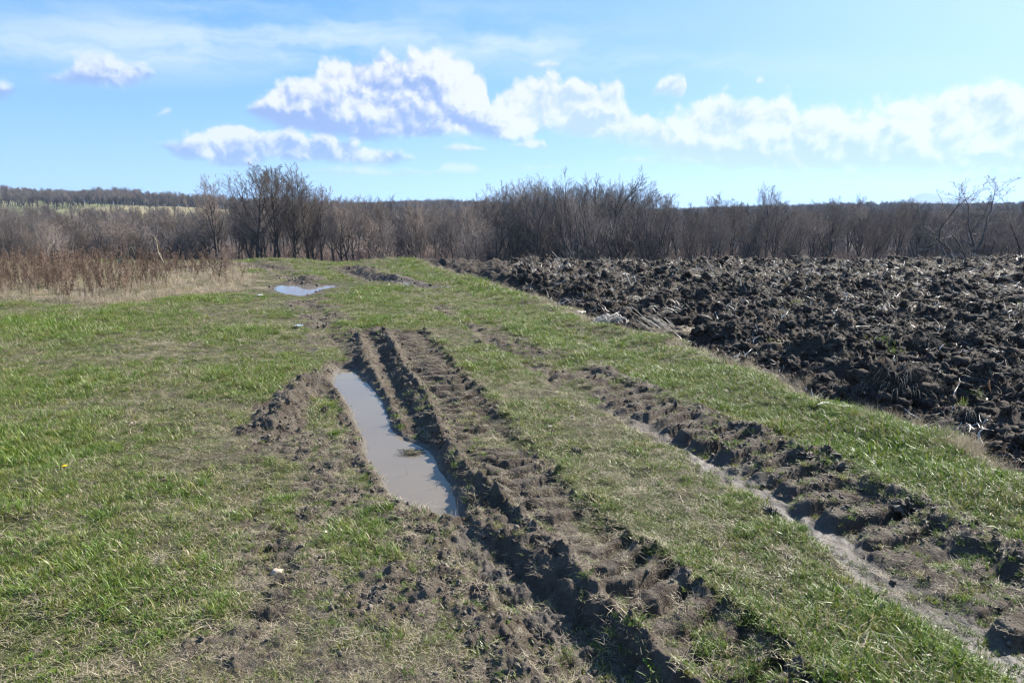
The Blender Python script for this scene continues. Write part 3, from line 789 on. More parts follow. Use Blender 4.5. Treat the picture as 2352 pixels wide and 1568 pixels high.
# ---- grass cover
def grass_cover():
    P_, Rr, S_, I_ = [], [], [], []
    for (n, y0, y1, smul, seed, kk) in ((21000, 1.5, 4.0, 0.72, 1, 1.15), (38000, 4.0, 7.5, 0.78, 2, 1.0), (60000, 7.5, 13, 0.92, 3, 0.95), (80000, 13, 25.5, 1.15, 4, 0.92)):
        X, Y, r = fan_points(n, y0, y1, kk, 1.0, seed)
        z, mu, we, pl, st = terrain(X, Y)
        big = fbm(X, Y, 1.7, 3, 0.5, 50); sm = fbm(X, Y, 0.35, 2, 0.5, 60)
        dens = np.clip(0.95 + 0.35 * big + 0.5 * sm, 0.12, 1)
        dens *= 1 - (0.80 - 0.12 * (Y < 4.2)) * sstep(mu + 0.40 * sm, 0.35, 0.95)
        dens *= (pl < 0.3) * (1 - 0.35 * st)
        # never in water
        wat = (poly_sdf(X, Y, puddle_main) < 0.03) | (poly_sdf(X, Y, puddle_far) < 0.05)
        keep = (r.uniform(size=n) < dens) & ~wat
        X, Y, z, mu, st, big, sm = (a[keep] for a in (X, Y, z, mu, st, big, sm)); k = len(X)
        fe = poly_sdf(X, Y, field_poly)
        lushness = 0.30 + 0.55 * big + 0.35 * sm + 0.35 * np.exp(-((fe - 0.7) / 0.6) ** 2) + 0.40 * sstep(X / Y, 0.12, 0.35) * (1 - sstep(Y, 5, 9)) - 0.25 * mu - 0.8 * st
        u = r.uniform(size=k)
        dryp = np.clip(0.30 - 0.25 * big - 0.22 * sstep(X / Y, 0.12, 0.35) * (1 - sstep(Y, 5, 9)) + 0.25 * st + 0.36 * sstep(mu, 0.1, 0.7) + 0.3 * np.exp(-(fe / 0.22) ** 2) - 0.08, 0.06, 0.8)
        idx = r.randint(0, 6, k)
        idx = np.where(u < np.clip(lushness, 0, 0.75), r.randint(6, 10, k), idx)
        idx = np.where(r.uniform(size=k) < dryp, r.randint(10, 14, k), idx)
        idx = np.where((r.uniform(size=k) < 0.035) & (sm > 0.1), r.randint(14, 17, k), idx)
        sc = smul * r.uniform(0.55, 1.2, k) * np.where(r.uniform(size=k) < 0.05, 1.6, 1.0) * (1 + 0.35 * np.clip(big, -0.5, 1)) * (1 - 0.35 * sstep(mu, 0.1, 0.6))
        sc = sc * (1 - 0.6 * (1 - sstep(poly_sdf(X, Y, puddle_far), 0.0, 1.2)))
        tilt = np.stack([r.normal(0, 0.12, k), r.normal(0, 0.12, k), r.uniform(0, 2 * pi, k)], 1)
        P_.append(np.stack([X, Y, z], 1)); Rr.append(tilt); S_.append(sc); I_.append(idx)
    return map(np.concatenate, (P_, Rr, S_, I_))
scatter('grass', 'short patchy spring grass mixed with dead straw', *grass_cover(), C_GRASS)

# ---- loose mud crumbs on the churned strips
def crumb_cover():
    P_, Rr, S_, I_ = [], [], [], []
    for (n, y0, y1, s0, s1, seed) in ((26000, 1.5, 5.0, 0.003, 0.017, 21), (26000, 5.0, 13.0, 0.005, 0.028, 22), (9000, 13, 21, 0.015, 0.05, 23)):
        X, Y, r = fan_points(n, y0, y1, 1.0, 1.0, seed)
        z, mu, we, pl, st = terrain(X, Y)
        keep = (r.uniform(size=n) < 0.9 * sstep(mu, 0.35, 0.9) * (1 - 0.85 * we) * (0.4 + sstep(z, -0.05, 0.04)) * np.where(poly_st(X, Y, tread_mid)[0] < 0.22, 0.25, 1)) & (pl < 0.2) & (poly_sdf(X, Y, puddle_main) > 0.0)
        X, Y, z = X[keep], Y[keep], z[keep]; k = len(X)
        sc = s0 + (s1 - s0) * r.uniform(size=k) ** 4.5
        P_.append(np.stack([X, Y, z + 0.2 * sc], 1)); Rr.append(r.uniform(0, 2 * pi, (k, 3))); S_.append(sc); I_.append(r.randint(0, 7, k))
    return map(np.concatenate, (P_, Rr, S_, I_))
scatter('mud_crumbs', 'loose crumbs of drying mud thrown up along the ruts', *crumb_cover(), C_CRUMB)

# ---- clods and residue on the ploughed field
def clod_cover(n, y0, y1, s0, s1, pw, seed, thr=0.5):
    X, Y, r = fan_points(n, y0, y1, 1.05, 1.0, seed)
    X = np.abs(X) if seed % 2 else X
    z, mu, we, pl, st = terrain(X, Y)
    keep = pl > thr
    X, Y, z = X[keep], Y[keep], z[keep]; k = len(X)
    return X, Y, z, r, k
def clod_mass():
    P_, Rr, S_, I_ = [], [], [], []
    for (n, y0, y1, s0, s1, seed) in ((20000, 2.0, 8.0, 0.006, 0.085, 31), (26000, 8.0, 15.0, 0.010, 0.10, 33), (20000, 15.0, 24.5, 0.02, 0.12, 35)):
        X, Y, z, r, k = clod_cover(n, y0, y1, s0, s1, 3, seed)
        sc = s0 + (s1 - s0) * r.uniform(size=k) ** 5
        P_.append(np.stack([X, Y, z + 0.15 * sc], 1)); Rr.append(np.stack([r.normal(0, 0.5, k), r.normal(0, 0.5, k), r.uniform(0, 6.3, k)], 1)); S_.append(sc); I_.append(r.randint(0, 9, k))
    return map(np.concatenate, (P_, Rr, S_, I_))
scatter('soil_clods', 'countless dark clods turned up over the ploughed field', *clod_mass(), C_CLOD)
def residue_mass():
    P_, Rr, S_, I_ = [], [], [], []
    for (n, y0, y1, s0, seed) in ((6500, 2.2, 8.0, 0.95, 41), (15000, 8.0, 15.0, 1.25, 43), (24000, 15.0, 24.0, 1.6, 45)):
        X, Y, z, r, k = clod_cover(n, y0, y1, 0, 0, 1, seed, 0.15)
        cl = fbm(X, Y, 0.8, 2, 0.5, 80); kp = r.uniform(size=k) < np.clip(0.35 + 0.9 * cl, 0.08, 1)
        X, Y, z = X[kp], Y[kp], z[kp]; k = len(X)
        P_.append(np.stack([X, Y, z + 0.03], 1)); Rr.append(np.stack([r.normal(0, 0.35, k), r.normal(0, 0.35, k), r.uniform(0, 6.3, k)], 1))
        S_.append(s0 * r.uniform(0.5, 1.3, k)); I_.append(np.where(r.uniform(size=k) < 0.42, r.randint(0, 7, k), r.randint(7, 12, k)))
    return map(np.concatenate, (P_, Rr, S_, I_))
scatter('maize_residue', 'bleached scraps of stalk and leaf strewn over the ploughed soil', *residue_mass(), C_RES)
# a few green blades coming up between the clods
def sprouts():
    r = np.random.RandomState(61); P_ = []
    for (px, py) in ((1340, 722), (2000, 790), (2035, 788), (2060, 790), (2330, 712), (2345, 705), (1840, 712), (2150, 795), (2180, 792), (1720, 650), (2080, 745), (1780, 790), (2225, 930), (2240, 925), (2090, 705)):
        x, y, z = hit(px, py)
        for k in range(5): xx = x + r.normal(0, 0.06); yy = y + r.normal(0, 0.06); P_.append((xx, yy, H(xx, yy)))
    n = len(P_)
    return P_, np.stack([r.normal(0, .2, n), r.normal(0, .2, n), r.uniform(0, 6.3, n)], 1), r.uniform(0.8, 1.3, n), r.randint(6, 10, n)
scatter('green_sprouts', 'scattered green shoots coming up between the clods', *sprouts(), C_GRASS)

# ------------------------------------------------------------------ weeds
def weed_mesh(seed):
    r = np.random.RandomState(seed); segs = []; fine = []
    Hh = r.uniform(0.45, 0.85); p = np.array([0, 0, -0.02]); d = np.array([r.normal(0, .1), r.normal(0, .1), 1.0]); n = 6
    for i in range(n):
        d = d + r.normal(0, 0.06, 3); d /= np.linalg.norm(d); q = p + d * Hh / n
        segs.append([*p, *q, 0.005 * (1 - i / n * 0.6), 0.005 * (1 - (i + 1) / n * 0.6)])
        if i >= 1:
            for k in range(4):
                a = r.uniform(0, 2 * pi); c_ = np.array([cos(a) * 0.5, sin(a) * 0.5, r.uniform(0.5, 1.1)]); L = r.uniform(0.05, 0.13)
                e = q + c_ * L; segs.append([*q, *e, 0.0028, 0.002])
                for w in range(3):
                    g_ = q + c_ * L * r.uniform(0.3, 1.0) + r.normal(0, 0.012, 3)
                    fine.append([*(g_ - [0, 0, 0.010]), *(g_ + r.normal(0, 0.010, 3) + [0, 0, 0.014]), 0.007, 0.004])
        p = q
    V_, F_ = join_tubes([(segs, 3), (fine, 3)])
    return new_mesh('weed', V_, F_, M_WEED)
C_WEED = proto_collection('weeds', [weed_mesh(300 + i) for i in range(7)])
def weed_cover():
    X, Y, r = fan_points(30000, 12.0, 22.0, 1.1, 1.0, 71)
    X = -np.abs(X); wd = poly_sdf(X, Y, weed_poly); c_ = fbm(X, Y, 1.4, 3, 0.5, 90)
    rightfade = np.clip((-X - 6.6) / 3.0, 0.12, 1)
    keep = (wd < -0.15) & (r.uniform(size=len(X)) < np.clip(0.20 + 0.7 * c_, 0.03, 0.65) * rightfade * (1 - 0.45 * sstep(Y, 17.5, 20)))
    X, Y = X[keep], Y[keep]; z = terrain(X, Y)[0]; k = len(X)
    return np.stack([X, Y, z], 1), np.stack([r.normal(0, .14, k), r.normal(0, .14, k), r.uniform(0, 6.3, k)], 1), 0.30 + 0.60 * r.uniform(size=k) ** 1.6, r.randint(0, 7, k)
scatter('dead_weeds', 'thicket of dead reddish brown weed stalks left of the track', *weed_cover(), C_WEED)
def tall_cover():
    X, Y, r = fan_points(26000, 11.5, 22.5, 1.1, 1.0, 73)
    wd = poly_sdf(X, Y, weed_poly); c_ = fbm(X, Y, 0.9, 3, 0.5, 95)
    fe = poly_sdf(X, Y, field_poly)
    pr = np.where(wd < 0.1, np.clip(0.32 + 0.6 * c_ + 0.45 * np.exp(-((X + 6.6) / 1.0) ** 2), 0, 0.9), 0) + 0.25 * ((Y > 20.3) & (X > -5) & (X < 3)) * (c_ > 0)
    keep = r.uniform(size=len(X)) < pr
    X, Y = X[keep], Y[keep]; z, _, _, pl, _ = terrain(X, Y); kk = pl < 0.5; X, Y, z = X[kk], Y[kk], z[kk]; k = len(X)
    return np.stack([X, Y, z], 1), np.stack([r.normal(0, .3, k), r.normal(0, .3, k), r.uniform(0, 6.3, k)], 1), r.uniform(0.28, 0.75, k), r.randint(0, 4, k)
scatter('dry_grass', 'matted pale dry grass among the dead weeds and along the brow', *tall_cover(), C_TALL)
def rim_grass():
    r = np.random.RandomState(75); P_ = []
    e = np.array(field_edge); n = 1100
    i = r.randint(0, len(e) - 1, n); f = r.uniform(size=n)[:, None]
    q = e[i] * (1 - f) + e[i + 1] * f + r.normal(0, 0.10, (n, 2)); q = q[(q[:, 1] > 2) & (q[:, 1] < 21)]; q = q[fbm(q[:, 0], q[:, 1], 0.7, 2, 0.5, 99) > 0.0]
    z = terrain(q[:, 0], q[:, 1])[0]; k = len(q)
    return np.column_stack([q, z]), np.stack([r.normal(0, .5, k), r.normal(0, .5, k), r.uniform(0, 6.3, k)], 1), r.uniform(0.22, 0.5, k), r.randint(0, 4, k)
scatter('edge_grass', 'thin fringe of dead grass where turf meets the ploughed soil', *rim_grass(), C_TALL)

# ------------------------------------------------------------------ trees
def grow(seed, height, tr, kind):
    """returns trunk segs, crown segs; unit: metres"""
    r = np.random.RandomState(seed); TR, CR = [], []
    S = {'slender': dict(n=[12, 7, 4, 3, 2], ch=[17, 8, 6, 3], st=[0.56, 0.2, 0.15, 0.15], ang=[37, 34, 36, 38], rat=[0.40, 0.50, 0.60, 0.62], up=[0.03, 0.15, 0.09, 0.06], w=[0.05, 0.09, 0.12, 0.15], taper=0.9),
         'airy': dict(n=[12, 8, 5, 3, 2], ch=[19, 8, 5, 3], st=[0.50, 0.2, 0.15, 0.15], ang=[36, 30, 34, 36], rat=[0.44, 0.44, 0.52, 0.6], up=[0.02, 0.13, 0.08, 0.05], w=[0.035, 0.07, 0.10, 0.13], taper=0.9),
         'broad': dict(n=[7, 9, 5, 3, 2], ch=[9, 13, 7, 3], st=[0.40, 0.15, 0.15, 0.2], ang=[27, 34, 36, 38], rat=[1.15, 0.42, 0.52, 0.60], up=[0.02, 0.10, 0.07, 0.05], w=[0.06, 0.10, 0.13, 0.15], taper=0.55),
         'crooked': dict(n=[6, 10, 6, 4, 2], ch=[6, 12, 8, 4], st=[0.5, 0.25, 0.2, 0.2], ang=[48, 42, 48, 48], rat=[1.15, 0.38, 0.42, 0.5], up=[0.02, 0.06, 0.05, 0.03], w=[0.08, 0.22, 0.26, 0.3], taper=0.5),
         'bush': dict(n=[1, 6, 4, 3, 2], ch=[13, 8, 5, 2], st=[0.0, 0.15, 0.15, 0.2], ang=[36, 30, 38, 42], rat=[7.0, 0.42, 0.46, 0.5], up=[0, 0.05, 0.04, 0.03], w=[0.0, 0.12, 0.18, 0.2], taper=0.5)}[kind]
    minr = {'slender': 0.0050, 'airy': 0.0050, 'broad': 0.0058}.get(kind, 0.0065)
    def branch(p, d, L, r0, lev):
        n = S['n'][lev]; tp = S['taper'] if lev == 0 else 0.85
        pts = [p]; rad_ = [r0]
        for i in range(n):
            d = d + r.normal(0, S['w'][min(lev, 3)], 3); d[2] += S['up'][min(lev, 3)]; d /= np.linalg.norm(d)
            q = p + d * L / n; r1 = max(r0 * (1 - tp * (i + 1) / n), minr)
            (TR if lev <= 1 and r1 > 0.02 else CR).append([*p, *q, rad_[-1], r1, lev]); rad_.append(r1); pts.append(q); p = q
        if lev < 4:
            c = S['ch'][lev]; c = c if lev == 0 else max(1, int(round(c * r.uniform(0.6, 1.3))))
            for k in range(c):
                t = S['st'][lev] + (1 - S['st'][lev]) * (k + r.uniform(0.1, 0.9)) / c
                t = min(t, 0.999); i = int(t * n); f = t * n - i
                o = pts[i] * (1 - f) + pts[i + 1] * f; dd = pts[i + 1] - pts[i]; dd /= np.linalg.norm(dd)
                a = radians(S['ang'][lev] * r.uniform(0.6, 1.3)); ph = r.uniform(0, 2 * pi) if lev else k * 2.4 + r.uniform(-.5, .5)
                u = np.cross(dd, [0.3, 0.2, 1.0] if abs(dd[2]) < 0.9 else [1, 0, 0]); u /= np.linalg.norm(u); v = np.cross(dd, u)
                cd = dd * cos(a) + (u * cos(ph) + v * sin(ph)) * sin(a)
                tt = (t - S['st'][lev]) / (1 - S['st'][lev] + 1e-6)
                shrink = {'slender': (1 - 0.58 * tt) if lev == 0 else (1 - 0.45 * tt), 'airy': (1 - 0.62 * tt) if lev == 0 else (1 - 0.45 * tt)}.get(kind, (1 - 0.15 * tt) if lev == 0 else (1 - 0.45 * tt))
                branch(o, cd, L * S['rat'][lev] * shrink * r.uniform(0.75, 1.15), max(rad_[i] * (0.58 if lev else (0.55 if kind in ('slender', 'airy') else 0.66)), minr), lev + 1)
    L0 = {'airy': height * 0.93, 'slender': height * 0.93, 'broad': height * 0.38, 'crooked': height * 0.40, 'bush': height * 0.12}[kind]
    branch(np.array([0.0, 0, -0.3]), np.array([r.normal(0, .03), r.normal(0, .03), 1.0]), L0, tr, 0)
    TR, CR = np.array(TR), np.array(CR)
    top = max(TR[:, 5].max(), CR[:, 5].max()); s = height / top
    TR[:, :6] *= s; CR[:, :6] *= s
    return TR, CR
def tree_pair(seed, height, tr, kind, mb=M_BARK, mt=M_TWIG):
    TR, CR = grow(seed, height, tr, kind)
    lv = CR[:, 8]
    Vt, Ft = tubes(TR[:, :8], 5)
    Vc, Fc = join_tubes([(CR[lv <= 2][:, :8], 3), (CR[lv > 2][:, :8], 3)])
    return new_mesh('trunk', Vt, Ft, mb, True), new_mesh('crown', Vc, Fc, mt)
HT = 10.0
SL = [tree_pair(400 + i, HT, 0.19, 'slender') for i in range(6)]
SLD = [tree_pair(420 + i, HT, 0.19, 'slender', mt=M_TWIGD) for i in range(3)]
BR = [tree_pair(440 + i, HT, 0.24, 'broad', mt=M_TWIGD) for i in range(4)]
CK = [tree_pair(460, 9.0, 0.20, 'crooked', mt=M_TWIGD), tree_pair(463, 9.0, 0.2, 'crooked', mt=M_TWIGD)]
AI = [tree_pair(520 + i, HT, 0.17, 'airy') for i in range(4)]
BU = [tree_pair(480 + i, 3.0, 0.05, 'bush', mt=M_BUSH) for i in range(4)]
used_first = {}
def plant(pair, base_h, loc, height, rz, name, label, cat='tree', group=None, wide=1.0):
    o = empty(name, loc, rz); s = height / base_h; o.scale = (s * wide, s * wide, s)
    a = link('trunk', pair[0], o); b = link('crown', pair[1], o)
    tag(o, label, cat, group); return o
rt = random.Random(3)
def plant_px(pair, px, top, Y, base_h, name, label, wide=1.0, group=None, rz=None, cat='tree'):
    X, Y_, zt = at_y(px, top, Y); zb = H(X, Y)
    return plant(pair, base_h, (X, Y, zb), zt - zb, rt.uniform(0, 6.28) if rz is None else rz, name, label, cat, group, wide)
# trees one can single out
solo = [
 (AI[0], 480, 402, 64, 1.0, 'slender bare tree standing alone left of the tall group, open sky round its crown'),
 (AI[1], 568, 372, 62, 1.2, 'tallest spreading bare tree at the left end of the tall group'),
 (AI[2], 606, 382, 64, 0.9, 'straight bare tree just right of the tall spreading one'),
 (AI[3], 634, 384, 62, 0.9, 'bare tree in the middle of the tall group'),
 (AI[0], 662, 374, 60, 0.9, 'tall bare tree with a round crown at the right of the tall group'),
 (AI[1], 706, 404, 62, 1.0, 'lower bare tree with a rounded crown, first right of the tall group'),
 (AI[2], 736, 428, 64, 0.9, 'bare tree on the right shoulder of the tall group, shorter than its neighbours'),
 (BR[1], 1232, 402, 66, 0.8, 'dense bushy bare tree at the left of the dark central clump'),
 (BR[2], 1278, 386, 66, 0.95, 'largest dense bare tree of the dark central clump'),
 (BR[3], 1330, 398, 67, 0.8, 'dense bare tree just right of the largest one, central clump'),
 (BR[0], 1400, 386, 66, 0.95, 'rounded dark bare tree forming the right half of the central clump'),
 (BR[1], 1446, 410, 68, 0.8, 'dark bare tree sloping down at the right edge of the central clump'),
 (AI[3], 1146, 418, 72, 0.8, 'left one of two thin bare trees poking up left of the central clump'),
 (AI[0], 1184, 412, 72, 0.8, 'right one of two thin bare trees poking up beside the central clump'),
 (AI[1], 1764, 420, 60, 0.7, 'lone thin bare tree rising above the flat wood at the right'),
 (SLD[1], 1640, 440, 66, 0.8, 'small bare tree peeping above the wood between the clump and the lone thin tree'),
 (SLD[2], 1535, 445, 70, 0.9, 'short bare tree with a thin crown just right of the central clump'),
]
for pair, px, top, Y, wd, lab in solo: plant_px(pair, px, top - 4, Y, HT, 'bare_tree', lab, wd * 1.2)
plant_px(CK[0], 2262, 398, 40, 9.0, 'crooked_tree', 'dark crooked bare tree with wide limbs near the right edge', 1.0, rz=0.6)
plant_px(CK[1], 2390, 452, 42, 9.0, 'crooked_tree', 'leaning bare tree cut by the right edge of the view', 1.0, rz=2.2)
# the wood behind the brow: every tree is its own
GW = 'bare trees of the wood beyond the brow'
def wood_label(px, kind, row):
    where = 'behind the weeds at far left' if px < 230 else 'left of the lone tree' if px < 470 else 'among the tall group' if px < 780 else 'just right of the tall group' if px < 960 else \
        'above the end of the track' if px < 1140 else 'around the dark central clump' if px < 1490 else 'left of the lone thin tree' if px < 1760 else 'right of the lone thin tree' if px < 2050 else 'by the crooked tree at right'
    look = {'s': 'pale slender bare tree', 'd': 'dark slender bare tree', 'b': 'broad bare tree'}[kind]
    return look + (', front row of the wood, ' if row == 0 else ', back of the wood, ' if row > 1 else ', middle of the wood, ') + where
def sky_top(px):
    return float(np.interp(px, [-400, 0, 200, 330, 450, 560, 700, 800, 860, 950, 1050, 1130, 1230, 1280, 1360, 1400, 1450, 1500, 1560, 1700, 1800, 1900, 2050, 2200, 2352, 2700],
                           [462, 472, 478, 474, 468, 452, 448, 444, 448, 458, 462, 446, 418, 408, 420, 406, 418, 446, 462, 464, 466, 456, 452, 468, 468, 468]))
pool_ = [(p, 's') for p in SL] + [(p, 'd') for p in SLD] + [(p, 'b') for p in BR[:2]]
lefts = [(p, 'b') for p in BR] + [(p, 's') for p in SL] + [(p, 'd') for p in SLD]
cnt = 0
for row, (Y0, step, dt) in enumerate(((58, 44, 30), (67, 34, 10), (80, 33, 2))):
    px = -230 + row * 13
    while px < 2560:
        Y = Y0 + rt.uniform(-4, 5); top = sky_top(px) - 6 + dt * rt.uniform(0.2, 1.6) + rt.uniform(-9, 16)
        pr, kd = pool_[rt.randrange(len(pool_))]; wd = rt.uniform(0.8, 1.25)
        if 1190 < px < 1480: pr, kd = BR[rt.randrange(4)], 'b'
        if 500 < px < 860: pr, kd = pool_[rt.randrange(9)]
        if px < 470: pr, kd = lefts[rt.randrange(13)]; top += rt.uniform(0, 18)
        plant_px(pr, px, top, Y, HT, 'bare_tree', wood_label(px, kd, row), wd, GW); cnt += 1
        px += step * rt.uniform(0.6, 1.4)
print('wood trees', cnt)
# shrubs one can single out
bush_solo = [(BU[0], 515, 560, 18.2, 'small bare twiggy shrub at the right end of the dead weeds', 0.75)]
for pair, px, top, Y, lab, wd in bush_solo:
    plant_px(pair, px, top, Y, 3.0, 'bare_shrub', lab, wd, cat='shrub')
plant_px(BU[1], 960, 512, 44, 3.0, 'bare_shrub', 'pale rounded bare shrub in front of the wood, above the far end of the track', 0.9, cat='shrub')
# undergrowth: a mass of stems
def trunk_crown_joined(pair, name):
    vs, fs, off = [], [], 0
    me = bpy.data.meshes.new(name)
    vv, ff, mi = [], [], []
    for k, m_ in enumerate(pair):
        n = len(m_.vertices); a = np.empty(n * 3, np.float32); m_.vertices.foreach_get('co', a)
        q = np.empty(len(m_.loops), np.int32); m_.loops.foreach_get('vertex_index', q)
        vv.append(a.reshape(-1, 3)); ff.append(q.reshape(-1, 4) + off); mi.append(np.full(len(q) // 4, k, np.int32)); off += n
    me = new_mesh(name, np.concatenate(vv), np.concatenate(ff), [pair[0].materials[0], pair[1].materials[0]])
    me.polygons.foreach_set('material_index', np.concatenate(mi)); return me
C_BUSH = proto_collection('undergrowth', [trunk_crown_joined(p, 'undergrowth') for p in BU])
C_WOOD = proto_collection('woodland', [trunk_crown_joined(p, 'woodland') for p in (SL[0], SL[3], SLD[0], BR[0], BR[1], SL[4])])
def under():
    r = np.random.RandomState(81); n = 4800
    Y = r.uniform(36, 95, n) ; X = Y * r.uniform(-0.95, 0.95, n)
    z = terrain(X, Y)[0]; s = r.uniform(0.4, 1.35, n) * np.where(Y < 48, 0.5, np.where(Y > 62, 1.25, 1.0))
    return np.stack([X, Y, z], 1), np.stack([0 * X, 0 * X, r.uniform(0, 6.3, n)], 1), s, r.randint(0, 4, n)
scatter('undergrowth', 'brown leafless undergrowth filling the edge of the wood', *under(), C_BUSH)
def far_wood():
    r = np.random.RandomState(83); n = 17000
    Y = np.sqrt(r.uniform(104 ** 2, 560 ** 2, n)); X = Y * r.uniform(-0.98, 0.98, n); k = X / Y
    nz = fbm(X, Y, 60, 2, 0.5, 7)
    # open meadow strip high on the left hillside, and one small gap at the right of centre
    d = np.ones(n, bool)
    mead = (k < -0.36) & (Y > 215) & (Y < 375 + 120 * (k + 0.36))
    mead |= (k > 0.17) & (k < 0.27) & (Y > 300) & (Y < 420)
    
    keep = ~mead & (r.uniform(size=n) < np.where(Y < 200, 0.8, 1.0))
    X, Y = X[keep], Y[keep]; z = terrain(X, Y)[0]; m_ = len(X)
    s = r.uniform(0.6, 0.95, m_) * np.where(Y > 330, 0.9, 0.8)
    return np.stack([X, Y, z], 1), np.stack([0 * X, 0 * X, r.uniform(0, 6.3, m_)], 1), s, r.randint(0, 6, m_)
scatter('far_woodland', 'brown leafless woods covering the far hillsides', *far_wood(), C_WOOD)
def skyline_wood():
    """isolated trees and copses along the far skyline"""
    r = np.random.RandomState(85); P_, S_ = [], []
    for (p0, p1, n, Yc, sc) in ((-300, 60, 120, 470, 1.0), (0, 330, 240, 455, 0.55), (60, 165, 8, 450, 0.75), (215, 330, 90, 440, 1.0), (330, 460, 10, 300, 0.7), (330, 1150, 260, 430, 0.62), (700, 1150, 30, 400, 0.8), (1890, 2230, 34, 250, 0.75), (1480, 2352, 260, 440, 0.6)):
        for k in range(n):
            px = r.uniform(p0, p1); Y = Yc * r.uniform(0.93, 1.07); X = at_y(px, 460, Y)[0]
            P_.append((X, Y, H(X, Y))); S_.append(sc * r.uniform(0.75, 1.15))
    n = len(P_)
    return P_, np.stack([np.zeros(n), np.zeros(n), r.uniform(0, 6.3, n)], 1), S_, r.randint(0, 6, n)
scatter('skyline_trees', 'distant copses breaking the skyline of the hills', *skyline_wood(), C_WOOD)

# ------------------------------------------------------------------ singled-out objects in the field and on the track
def tube_path(pts, r0, r1, sides=6):
    n = len(pts) - 1
    return [[*pts[i], *pts[i + 1], r0 + (r1 - r0) * i / n, r0 + (r1 - r0) * (i + 1) / n] for i in range(n)]
def ribbon(pts, w, up=(0, 0, 1), thick=0.0012):
    """curved leaf with a little thickness"""
    pts = [np.array(p, float) for p in pts]; n = len(pts); Vv, Ff = [], []
    for i, p in enumerate(pts):
        d = pts[min(i + 1, n - 1)] - pts[max(i - 1, 0)]; d /= np.linalg.norm(d) + 1e-9
        s = np.cross(d, up); s /= np.linalg.norm(s) + 1e-9; nn = np.cross(s, d)
        f = i / (n - 1); ww = w * (0.35 + 0.65 * sin(pi * (0.15 + 0.8 * f)))
        Vv += [p - s * ww / 2, p + nn * ww * 0.18, p + s * ww / 2, p - nn * thick]
    for i in range(n - 1):
        a = 4 * i; b = a + 4
        for k in range(4): Ff.append([a + k, a + (k + 1) % 4, b + (k + 1) % 4, b + k])
    return np.array(Vv), np.array(Ff)
def merge(parts):
    Vs, Fs, off = [], [], 0
    for V_, F_ in parts: Vs.append(V_); Fs.append(F_ + off); off += len(V_)
    return np.concatenate(Vs), np.concatenate(Fs)

# bent maize stalks among the weeds
def bent_maize(px0, py0, px1, py1, Y, seed, label, big=True):
    r = np.random.RandomState(seed)
    X0, _, z0 = at_y(px0, py0, Y); z0 = min(z0, H(X0, Y)); X1, _, z1 = at_y(px1, py1, Y)
    root = empty('maize_stalk', (X0, Y, z0)); tag(root, label, 'maize stalk', 'broken maize stalks among the weeds')
    e = np.array([X1 - X0, 0.2, z1 - z0]); n = 8
    pts = [e * (i / n) + np.array([0.03 * sin(i * 1.1), 0, 0.05 * sin(pi * i / n)]) for i in range(n + 1)]
    V_, F_ = tubes(tube_path(pts, 0.018, 0.011), 6); link('stalk', new_mesh('stalk', V_, F_, M_STRAW, True), root)
    for k, f in enumerate((0.55, 0.62, 0.95, 1.0)):
        b = pts[int(f * n)]; L = r.uniform(0.2, 0.42); sd = -1 if X1 < X0 else 1
        lp = [b + np.array([sd * 0.3 * L * t * (1 if k % 2 else -0.6), 0.05 * t, 0.10 * L * sin(pi * t) - L * 0.9 * t * t]) for t in np.linspace(0, 1, 7)]
        link('leaf', new_mesh('leaf', *ribbon(lp, 0.060, (0, 1, 0)), M_STRAW), root)
    c = pts[int(0.6 * n)]; d = (pts[-1] - pts[0]); d /= np.linalg.norm(d)
    seg = tube_path([c - d * 0.07, c - d * 0.03 , c + d * 0.04, c + d * 0.09], 0.022, 0.012); seg[0][6] = 0.008; seg[0][7] = 0.028; seg[1][6] = 0.028
    V_, F_ = tubes(seg, 7); link('husk', new_mesh('husk', V_, F_, M_STRAW, True), root)
bent_maize(382, 618, 343, 545, 17.0, 501, 'tall broken maize stalk leaning left above the dead weeds')
bent_maize(258, 612, 286, 570, 16.5, 502, 'short bent maize stalk leaning right, left of the tall leaning one')
bent_maize(395, 612, 386, 600, 19.0, 503, 'low pale maize stub just right of the tall leaning stalk')
# pale leafless saplings in the weeds
def sapling(px, py, top, Y, seed, label, mat_=M_PALE, spread=0.35):
    r = np.random.RandomState(seed); X, _, zt = at_y(px, top, Y); zb = H(X, Y); h = zt - zb; segs = []; root = empty('bare_sapling', (X, Y, zb))
    tag(root, label, 'sapling')
    st, tw = [], []
    for k in range(3):
        p = np.array([0.03 * k, 0, 0.0]); d = np.array([r.normal(0, spread), r.normal(0, .1), 1.0]); n = 6
        for i in range(n):
            d = d + r.normal(0, 0.08, 3); d /= np.linalg.norm(d); q = p + d * h / n * (1 - 0.15 * k); st.append([*p, *q, 0.011 * (1 - .12 * i), 0.011 * (1 - .12 * (i + 1))])
            if i > 1:
                for w in range(2):
                    c_ = d + r.normal(0, 0.45, 3); c_ /= np.linalg.norm(c_); tw.append([*q, *(q + c_ * h * r.uniform(.12, .25)), 0.006, 0.003])
            p = q
    link('stem', new_mesh('stem', *tubes(st, 5), mat_, True), root); link('twigs', new_mesh('twigs', *tubes(tw, 3), mat_), root)
sapling(352, 0, 585, 19.5, 511, 'pale forked sapling left of the tall maize stalk')
sapling(272, 0, 600, 19.8, 512, 'thin pale arching sapling at the short bent maize stalk')
sapling(60, 0, 622, 19.8, 513, 'greyish sapling at the far left of the weeds', M_PALE)
